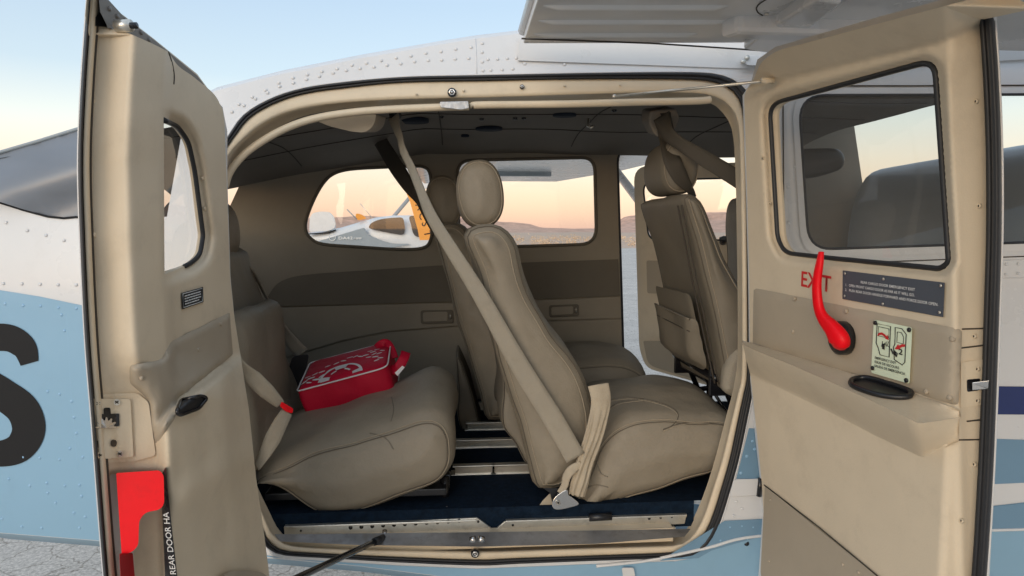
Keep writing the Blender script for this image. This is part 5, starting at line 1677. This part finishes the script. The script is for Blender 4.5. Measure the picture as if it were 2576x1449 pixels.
tube('pocket_hem', [xback(u, .632 - .02 * u, .019) for u in [.09 + .74 * i / 12 for i in range(13)]], .0026, M['leather_back'], xseat)
tube('pocket_hem', [xback(u, .70 - .02 * u, .024) for u in [.09 + .74 * i / 12 for i in range(13)]], .0012, M['seam'], xseat)
tube('dark_piping', [xback(.0 + .02 * math.sin(v * 3), v, -.002) for v in [i / 14 for i in range(15)]], .0022, M['seam'], xseat)
tube('dark_piping', [xback(-.035 + .02 * math.sin(v * 3), v, -.008) for v in [i / 14 for i in range(15)]], .0018, M['seam'], xseat)
# recliner frame and legs
def bar(a, b, r=.008, nm='recliner_bar'):
    return tube(nm, [a, b], r, M['black_metal'], xseat, n=8)
for yy in (.22, .50):
    box('hinge_plate', .645, .70, yy, yy + .012, 1.07, 1.16, M['black_metal'], xseat)
    bar((.66, yy, 1.15), (.72, yy + .01, 1.02)); bar((.72, yy, 1.02), (.95, yy, 1.05))
bar((.67, .50, 1.09), (.80, .22, 1.02), .007); bar((.68, .47, 1.13), (.74, .30, .98), .0045, 'control_cable'); bar((.69, .22, 1.10), (.80, .30, .90), .009)
bar((.655, .2, 1.12), (.655, .53, 1.12), .010, 'cross_tube')
for xx, yy in ((.76, .18), (.76, .52), (1.1, .18), (1.1, .52)):
    bar((xx, yy, 1.05), (xx, yy, .86), .010, 'seat_leg')
box('adjuster_box', .74, .86, .16, .24, .94, 1.0, M['black_metal'], xseat, .006)
pz = P(1860, 950, .14)
Pillow([(pz.x - .02, pz.z + .06), (pz.x + .02, pz.z + .09), (pz.x + .05, pz.z + .02), (pz.x + .01, pz.z - .05), (pz.x - .045, pz.z - .03)], .13, .18, .02, wob=.006).build('loose_cover', M['belt'], xseat)

# --- front row, pilot seat
pp = [(1.015, 1.61), (1.045, 1.58), (1.07, 1.45), (1.10, 1.30), (1.13, 1.15), (1.10, 1.08), (1.04, 1.10), (1.015, 1.25), (1.0, 1.45), (.995, 1.56)]
pseat, _, _ = seat('far pilot seat, a sliver beyond the open front door', pp, .66, 1.04, (1.06, 1.675, .74, .96, .055, .08, .0), [(1.0, 1.04), (1.01, 1.12), (1.1, 1.15), (1.28, 1.15), (1.31, 1.08), (1.1, 1.02)], (.66, 1.04), base=(1.1, .85), r=.04)
for xx, yy in ((1.05, .70), (1.05, .98), (1.25, .70), (1.25, .98)):
    tube('seat_leg', [(xx, yy, 1.04), (xx, yy, .86)], .010, M['black_metal'], pseat)

# ================================================================ BELTS
G_B = 'seat belts'
# the long shoulder belt across the near seat
b1 = empty('seat_belt', P(1400, 1262, .07)); setp(b1, 'long pale diagonal shoulder belt from the ceiling across the near middle seat', 'seat belt', G_B)
ribbon('webbing', [P(990, 292, .30), P(1003, 338, .26), P(1017, 385, .21), P(1034, 420, .18), P(1060, 484, .145), P(1094, 560, .11), P(1205, 738, .078), P(1302, 910, .067), P(1392, 1055, .064), P(1448, 1152, .064)],
       [.034, .026, .020, .020, .021, .027, .035, .043, .047, .047], M['belt'], b1, twist=[30, 55, 40, 25, 14, 6, 0, 0, 0, 0], sub=8, ripple=.0025)
tube('belt_anchor', [P(985, 290, .31), P(1004, 288, .30)], .012, M['black_plastic'], b1)
# gathered cloth sleeve over its buckle end
def sleeve():
    cl = [(1505, 968, .10, .050), (1512, 1010, .085, .047), (1502, 1065, .076, .042), (1486, 1120, .072, .039), (1470, 1165, .070, .038), (1458, 1210, .069, .040), (1449, 1245, .068, .035)]
    path = smooth_loop([tuple(P(a, b, y)) for a, b, y, _ in cl], closed=False, sub=7)
    wd = smooth_loop([(w_, 0) for *_, w_ in cl], closed=False, sub=7)
    V = []; Fc = []; NN = 34
    for i, p in enumerate(path):
        p = Vector(p); a = Vector(path[max(0, i - 1)]); b = Vector(path[min(len(path) - 1, i + 1)])
        t = (b - a).normalized(); s = t.cross(Vector((0, -1, 0))).normalized(); nn = s.cross(t)
        f = i / (len(path) - 1); ww = wd[i][0]
        for k in range(NN):
            an = 2 * math.pi * k / NN
            fold = .0045 * math.sin(an * 9 + f * 5 + 2.0 * noise.noise(Vector((f * 3, an, 0)))) * sstep(.1, .5, f)
            V.append(p + s * math.cos(an) * (ww / 2 + fold * .5) + nn * (math.sin(an) * .008 + fold * (1 if math.sin(an) * 1 != 0 else 0)))
    for i in range(len(path) - 1):
        for k in range(NN):
            l = (k + 1) % NN
            Fc.append((i * NN + k, i * NN + l, (i + 1) * NN + l, (i + 1) * NN + k))
    Fc += [tuple(range(NN)), tuple((len(path) - 1) * NN + k for k in range(NN))]
    return fix_normals(mesh('belt_sleeve', V, Fc, M['sleeve'], b1))
sleeve()
ribbon('sleeve_loop', [P(1462, 1168, .066), P(1440, 1180, .060), P(1426, 1198, .060), P(1420, 1222, .062), P(1408, 1240, .064)], [.016, .02, .02, .016, .014], M['sleeve'], b1, twist=[0, 20, 35, 20, 10])
slab('buckle_plate', smooth_loop([(1426, 1232), (1402, 1246), (1390, 1262), (1391, 1277), (1404, 1282), (1432, 1277), (1456, 1268), (1440, 1252), (1430, 1245)], sub=5), lambda x, y: P(x, y, .058), lambda x, y: P(x, y, .0615), M['steel'], b1, bev=.0008)
tube('buckle_bolt', [P(1404, 1265, .0575), P(1404, 1265, .054)], .0055, M['alu'], b1, n=12); tube('bolt_recess', [P(1404, 1265, .0539), P(1404, 1265, .0535)], .0028, M['black_metal'], b1, n=10)
slab('torn_foam', [(1384, 1240), (1392, 1262), (1394, 1282), (1378, 1292), (1366, 1280), (1356, 1272), (1366, 1258)], lambda x, y: P(x, y, .085), lambda x, y: P(x, y, .11), M['sleeve'], b1, bev=.003)
slab('buckle_bracket', [(1366, 1228), (1420, 1228), (1400, 1248), (1390, 1270), (1384, 1240)], lambda x, y: P(x, y, .074), lambda x, y: P(x, y, .082), M['black_plastic'], b1, bev=.001)
# dark belt of the far seat
b2 = empty('seat_belt', P(1050, 500, .75)); setp(b2, 'dark narrow belt hanging in front of the rearmost far window', 'seat belt', G_B)
ribbon('webbing', [P(955, 352, .95), P(975, 385, .90), P(1000, 425, .84), P(1030, 470, .78), P(1056, 505, .72), P(1110, 590, .70), P(1200, 730, .66)], [.05, .05, .05, .046, .04, .046, .046], M['belt_shaded'], b2, twist=[20, 15, 0, 30, 50, 10, 0])
# rear seat belt: thin upper strap and folded lap strap with red buckle
b3 = empty('seat_belt', P(770, 890, .62)); setp(b3, 'slack pale belt hanging behind the red bag on the rear seat', 'seat belt', G_B)
ribbon('webbing', [P(600, 650, .50), P(640, 690, .52), P(672, 752, .56), P(705, 810, .60), P(735, 862, .62), P(762, 890, .62)], [.02, .02, .02, .026, .044, .04], M['belt'], b3, twist=[40, 50, 55, 40, 15, 0])
slab('buckle_stalk', round_poly([(736, 896), (778, 890), (770, 930), (750, 1010), (720, 1030), (716, 960)], 8, 3), lambda x, y: P(x, y, .52), lambda x, y: P(x, y, .56), M['black_plastic'], b3, bev=.004)
b4 = empty('seat_belt', P(722, 1030, .09)); setp(b4, 'folded lap belt with a small red release tab on the rear seat', 'seat belt', G_B)
ribbon('webbing', [P(586, 800, .055), P(594, 860, .05), P(602, 908, .05), P(636, 950, .07), P(672, 985, .08), P(706, 1018, .09)], [.010, .012, .022, .038, .036, .022], M['belt'], b4, twist=[50, 50, 30, 0, 0, 10])
ribbon('webbing', [P(722, 1036, .09), P(706, 1064, .088), P(688, 1100, .084), P(668, 1138, .08), P(646, 1176, .08)], [.026, .032, .036, .030, .02], M['belt'], b4, twist=[10, 0, 0, 20, 45])
slab('release_tab', round_poly([(708, 1010), (738, 1028), (736, 1040), (720, 1036), (704, 1022)], 3, 2), lambda x, y: P(x, y, .085), lambda x, y: P(x, y, .095), M['red'], b4, bev=.001)
# front belt
b5 = empty('seat_belt', P(1700, 350, .2)); setp(b5, 'shoulder belt, darkened for shade, crossing in front of the front headrest', 'seat belt', G_B)
ribbon('webbing', [P(1664, 292, .26), P(1680, 335, .22), P(1712, 362, .19), P(1760, 392, .165), P(1820, 428, .15), P(1880, 466, .14), P(1960, 520, .14)], [.045, .04, .03, .036, .04, .042, .042], M['belt_shaded'], b5, twist=[40, 60, 35, 10, 0, 0, 0])
ribbon('webbing', [P(1668, 292, .27), P(1678, 345, .30), P(1690, 400, .225), P(1712, 445, .225), P(1736, 478, .25), P(1745, 500, .30)], [.04, .045, .045, .04, .02, .02], M['belt_shaded'], b5)

# ================================================================ RED BAG
bag = empty('red_bag', P(860, 1010, .36)); setp(bag, 'red soft case with white printed emblem lying on the rear seat', 'bag')
A_, B_ = P(748, 982, .30), P(972, 922, .30)          # top front edge
ex = (B_ - A_); Lx = ex.length; ex = ex.normalized()
D_ = P(778, 912, .50); ey = (D_ - A_); ey = (ey - ex * ey.dot(ex)); Ly = ey.length; ey = ey.normalized(); ez = ex.cross(ey)
def bp(u, v, w_): return A_ + ex * (u * Lx) + ey * (v * Ly) + ez * w_
HB = -.095
def bag_body():
    V = []; Fc = []
    NU, NV = 26, 18
    def bulge(u, v): return .010 * (math.sin(math.pi * u) * math.sin(math.pi * v)) ** .6 + .003 * noise.noise(Vector((u * 5, v * 5, 0)))
    loop = densify(round_poly([(0, 0), (1, 0), (1, 1), (0, 1)], [.06, .14, .14, .06], 5), .05)
    n = len(loop)
    cx, cy = .5, .5
    rings = []
    for s, z in ((.0, 0), (.35, 0), (.7, 0), (.92, 0), (.985, -.003), (1.0, -.008), (1.012, -.03), (1.0, HB + .008), (.985, HB + .002), (.6, HB), (0, HB)):
        ring = []
        for (u, v) in loop:
            uu, vv = cx + (u - cx) * s, cy + (v - cy) * s
            zz = z + (bulge(uu, vv) if z == 0 else 0)
            p = bp(uu, vv, zz)
            if -.06 < z < -.005: p += ez * .002 * noise.noise(p * 30) + (ex * (u - .5) + ey * (v - .5)) * .008 * noise.noise(p * 22)
            ring.append(p)
        rings.append(ring)
    V = [p for r in rings for p in r]
    for j in range(len(rings) - 1):
        for i in range(n):
            k = (i + 1) % n
            Fc.append((j * n + i, j * n + k, (j + 1) * n + k, (j + 1) * n + i))
    return fix_normals(mesh('bag_body', V, Fc, M['bag'], bag)), bulge, loop
bb, bulge_, bloop = bag_body()
def top(u, v, e=.0012): return bp(u, v, bulge_(u, v) + e)
tube('white_piping', [bp(u, v, -.002) + (ex * (u - .5) + ey * (v - .5)) * .004 for u, v in bloop], .0020, M['bag_white'], bag, n=6, closed=True)
tube('white_piping', [bp(u, v, HB + .010) + (ex * (u - .5) + ey * (v - .5)) * .008 for u, v in bloop], .0016, M['bag_white'], bag, n=6, closed=True)
def leaf(u, v, L, an, wd=.35):
    V = []; k = 8
    for i in range(k):
        t = 2 * math.pi * i / k
        a, b = 1.5 * L * math.cos(t), 1.5 * L * wd * math.sin(t)
        V.append(top(u + (a * math.cos(an) - b * math.sin(an)), v + (a * math.sin(an) + b * math.cos(an)) * 1.3, .0016))
    return mesh('printed_leaf', V, [tuple(range(k))], M['bag_white'], bag, False)
for u, v, an, L in ((.06, .16, .6, .030), (.12, .10, -.5, .026), (.13, .22, .1, .034), (.20, .14, -.2, .034), (.25, .20, .9, .028), (.08, .30, .2, .024), (.16, .34, .5, .026), (.24, .34, -.1, .028), (.33, .30, .7, .028), (.30, .45, .1, .024),
                    (.40, .47, .5, .026), (.48, .50, -.3, .026), (.55, .58, .0, .028), (.62, .55, .6, .026), (.68, .50, -.4, .026), (.74, .52, .3, .026), (.78, .42, -.2, .024), (.84, .50, .6, .026), (.86, .38, -.1, .028), (.90, .48, .4, .024), (.82, .60, .2, .026), (.92, .32, .0, .024), (.88, .26, .5, .024), (.93, .58, -.4, .022),
                    (.78, .66, .1, .022), (.86, .68, -.2, .024)):
    leaf(u, v, L, an)
def arc_band(r0, r1, a0, a1, n=26, cx=.48, cy=.02):
    V = []; Fc = []
    for i in range(n + 1):
        a = R(a0 + (a1 - a0) * i / n)
        for r in (r0, r1):
            V.append(top(cx + r * math.cos(a) * .82, cy + r * math.sin(a) * 1.15, .0018))
    for i in range(n):
        Fc.append((2 * i, 2 * i + 1, 2 * i + 3, 2 * i + 2))
    return mesh('printed_emblem', V, Fc, M['bag_white'], bag, False)
arc_band(.275, .31, 2, 178); arc_band(.15, .275, 158, 180, 10); arc_band(.185, .275, 72, 112, 14); arc_band(.17, .275, 2, 20, 10); arc_band(.16, .19, 112, 140, 10); arc_band(.15, .18, 40, 72, 10)
ribbon('carry_handle', [bp(.86, .78, .003), bp(.90, .84, .006), bp(.95, .85, .006), bp(.985, .80, .002), bp(1.01, .72, -.014), bp(1.02, .66, -.03)], .026, M['bag'], bag, face=(.2, -1, .3), thick=.002)
ribbon('pull_strap', [bp(1.0, .30, -.035), bp(1.08, .26, -.032), bp(1.17, .34, -.015), bp(1.20, .46, -.008)], .026, M['bag'], bag, face=(.2, -1, .4), thick=.002)
slab('zip_pull', [(993, 938), (1012, 920), (1018, 924), (1000, 946)], lambda x, y: P(x, y, .33), lambda x, y: P(x, y, .333), M['bag_white'], bag, bev=0)

# ================================================================ BEYOND THE CABIN
# parked twin-engined aircraft
tw_ = empty('parked_airplane', (-1.2, 15.5, 0)); setp(tw_, 'small white and grey airplane parked beyond the rear far window', 'airplane')
YT = 15.0
def body_loft(name, st, m, parent, n=28, yc=15.6):
    V = []; Fc = []
    for (px, top_, bot_, wid) in st:
        c = P(px, (top_ + bot_) / 2, YT); zt, zb = P(px, top_, YT).z, P(px, bot_, YT).z
        for k in range(n):
            a = 2 * math.pi * k / n
            ca, sa = math.cos(a), math.sin(a)
            V.append((c.x, yc + wid / 2 * math.copysign(abs(ca) ** .8, ca), (zt + zb) / 2 + (zt - zb) / 2 * math.copysign(abs(sa) ** .8, sa)))
    for i in range(len(st) - 1):
        for k in range(n):
            l = (k + 1) % n
            Fc.append((i * n + k, i * n + l, (i + 1) * n + l, (i + 1) * n + k))
    Fc += [tuple(range(n)), tuple((len(st) - 1) * n + k for k in range(n))]
    return fix_normals(mesh(name, V, Fc, m, parent))
body_loft('fuselage', [(600, 600, 612, .15), (700, 594, 614, .3), (780, 584, 622, .5), (850, 572, 632, .8), (900, 557, 642, 1.0), (940, 546, 652, 1.15), (980, 541, 658, 1.2), (1030, 540, 662, 1.2), (1065, 548, 664, 1.2), (1110, 570, 662, 1.1), (1170, 592, 655, .9), (1230, 600, 648, .6), (1260, 612, 636, .2)], M['white'], tw_)
ysd = lambda x, y, d=0.0: P(x, y, YT - .05 - d)
def tw_slab(name, ol, m, e, r=0, th=.06):
    lp = round_poly(ol, r, 4) if r else ol
    return slab(name, lp, lambda x, y: ysd(x, y, e), lambda x, y: ysd(x, y, e) + Vector((0, th, 0)), m, tw_, bev=0)
tw_slab('grey_flash', smooth_loop([(800, 608), (850, 592), (905, 576), (916, 574), (922, 586), (940, 598), (985, 612), (1030, 614), (1000, 620), (960, 626), (880, 618), (830, 612)], sub=4), M['pgrey'], .02)
tw_slab('side_window', smooth_loop([(928, 571), (936, 560), (960, 551), (1000, 547), (1013, 549), (1017, 562), (1018, 582), (1012, 590), (990, 588), (950, 580), (934, 576)], sub=4), M['dglass'], .03)
tw_slab('front_window', smooth_loop([(1030, 545), (1050, 544), (1064, 556), (1080, 585), (1078, 594), (1052, 596), (1040, 588), (1034, 566)], sub=4), M['dglass'], .03)
q = [ysd(868, 590, .045), ysd(912, 590, .045), ysd(912, 604, .045), ysd(868, 604, .045)]
text('type_lettering', 'DA42', ysd(851, 602, .05), (1, 0, 0), (0, 0, 1), .062, M['print_white'], tw_, width=.33, bold=.03)
text('type_lettering', 'MPP', ysd(889, 602, .05), (1, 0, 0), (0, 0, 1), .042, M['print_white'], tw_, width=.19, bold=.02)
c = ysd(836, 597, .05)
tube('round_emblem', [c + Vector((.075 * math.cos(a), 0, .075 * math.sin(a))) for a in [2 * math.pi * i / 24 for i in range(24)]], .010, M['print_white'], tw_, n=5, closed=True)
tw_slab('tail_fin', [(778, 584), (779, 548), (786, 536), (806, 532), (826, 533), (838, 545), (843, 565), (842, 574), (826, 581)], M['white'], -.3, 6, .14)
tw_slab('tail_gap', [(776, 587), (826, 584), (843, 577), (843, 580), (826, 587), (776, 590)], M['black_paint'], -.28, 0, .1)
tw_slab('orange_fin', smooth_loop([(895, 539), (904, 538), (914, 543), (920, 549), (908, 553), (898, 552)], sub=3), M['orange'], -.4, 0, .1)
tube('antenna', [ysd(873, 527, -.4), ysd(898, 552, -.4)], .012, M['pgrey'], tw_, n=5); tube('antenna', [ysd(906, 512, -.4), ysd(936, 548, -.4)], .008, M['alu'], tw_, n=5)
tube('landing_gear_leg', [(P(1000, 640, 15.6).x, 15.6, .75), (P(1000, 640, 15.6).x, 15.6, .1)], .06, M['white'], tw_)
for px, yy in ((960, 15.2), (960, 16.2), (1200, 15.6)):
    x = P(px, 640, yy).x
    tube('wheel', [(x, yy - .07, .2), (x, yy + .07, .2)], .2, M['rubber'], tw_, n=20); tube('landing_gear_leg', [(x, yy, .2), (x, yy, .95)], .04, M['white'], tw_)
wx = P(1000, 640, 15.6).x
V = [(wx - .4, 16.0, 1.0), (wx + .8, 16.0, 1.02), (wx + .4, 21.5, 1.35), (wx - .2, 21.5, 1.34), (wx - .4, 16.0, 1.1), (wx + .8, 16.0, 1.16), (wx + .4, 21.5, 1.4), (wx - .2, 21.5, 1.38)]
mesh('wing', V, [(0, 1, 2, 3), (7, 6, 5, 4), (0, 4, 5, 1), (1, 5, 6, 2), (2, 6, 7, 3), (3, 7, 4, 0)], M['white'], tw_, False)

# feather banner with dark lettering down its face
ban = empty('feather_banner', P(1070, 640, 11.0)); setp(ban, 'orange feather banner lettered down its length, beside the parked airplane', 'banner')
bo = smooth_loop([(1021, 479), (1034, 480), (1054, 493), (1074, 520), (1088, 556), (1096, 600), (1096, 604)], closed=False, sub=5) + smooth_loop([(1056, 604), (1050, 575), (1042, 545), (1032, 510), (1024, 490), (1021, 482)], closed=False, sub=5)
slab('banner_cloth', bo, lambda x, y: P(x, y, 11.0), lambda x, y: P(x, y, 11.012), M['orange'], ban, bev=0)
tube('banner_pole', [P(1098, 690, 11.006), P(1098, 606, 11.006)] + [P(x, y, 11.006) for x, y in ((1090, 556), (1076, 520), (1056, 493), (1035, 479))], .018, M['pgrey'], ban)
p_ = P(1098, 690, 11.006)
tube('banner_foot', [(p_.x, p_.y, 0), (p_.x, p_.y, .10)], .22, M['black_paint'], ban, n=24)
tube('banner_pole', [(p_.x, p_.y, .05), tuple(p_)], .018, M['pgrey'], ban)
for ch, (x, y), an in zip('KACST', ((1040, 501), (1046, 525), (1054, 548), (1062, 570), (1068, 592)), (62, 66, 70, 74, 80)):
    a = R(an)
    rt = Vector((math.cos(a), 0, -math.sin(a))); upn = Vector((math.sin(a), 0, math.cos(a)))
    text('banner_letter', ch, P(x - 2, y - 10, 10.992), rt, upn, .125, M['black_paint'], ban, bold=.005)
# mast with a white board and its stay, behind the parked airplane
ms = empty('equipment_mast', (P(1048, 600, 17).x, 17.0, 0)); setp(ms, 'white mast with a box on top and a slanted stay, behind the parked airplane', 'mast')
slab('mast_post', [(1042, 700), (1054, 700), (1054, 490), (1042, 490)], lambda x, y: P(x, y, 17.0), lambda x, y: P(x, y, 17.1), M['rivet'], ms, bev=.01)
tube('mast_foot', [(P(1048, 690, 17.05).x, 17.05, 0), (P(1048, 690, 17.05).x, 17.05, P(1048, 690, 17).z)], .08, M['rivet'], ms)
slab('mast_box', [(1020, 470), (1012, 424), (1082, 418), (1090, 468), (1040, 486), (1024, 482)], lambda x, y: P(x, y, 16.9), lambda x, y: P(x, y, 17.3), M['white'], ms, bev=.02)
slab('box_panel', [(1026, 424), (1072, 420), (1074, 452), (1034, 452)], lambda x, y: P(x, y, 16.88), lambda x, y: P(x, y, 16.92), M['pgrey'], ms, bev=0)
tube('mast_stay', [P(1042, 484, 17.0), P(984, 552, 17.0), P(940, 604, 17.0)], .05, M['pgrey'], ms)
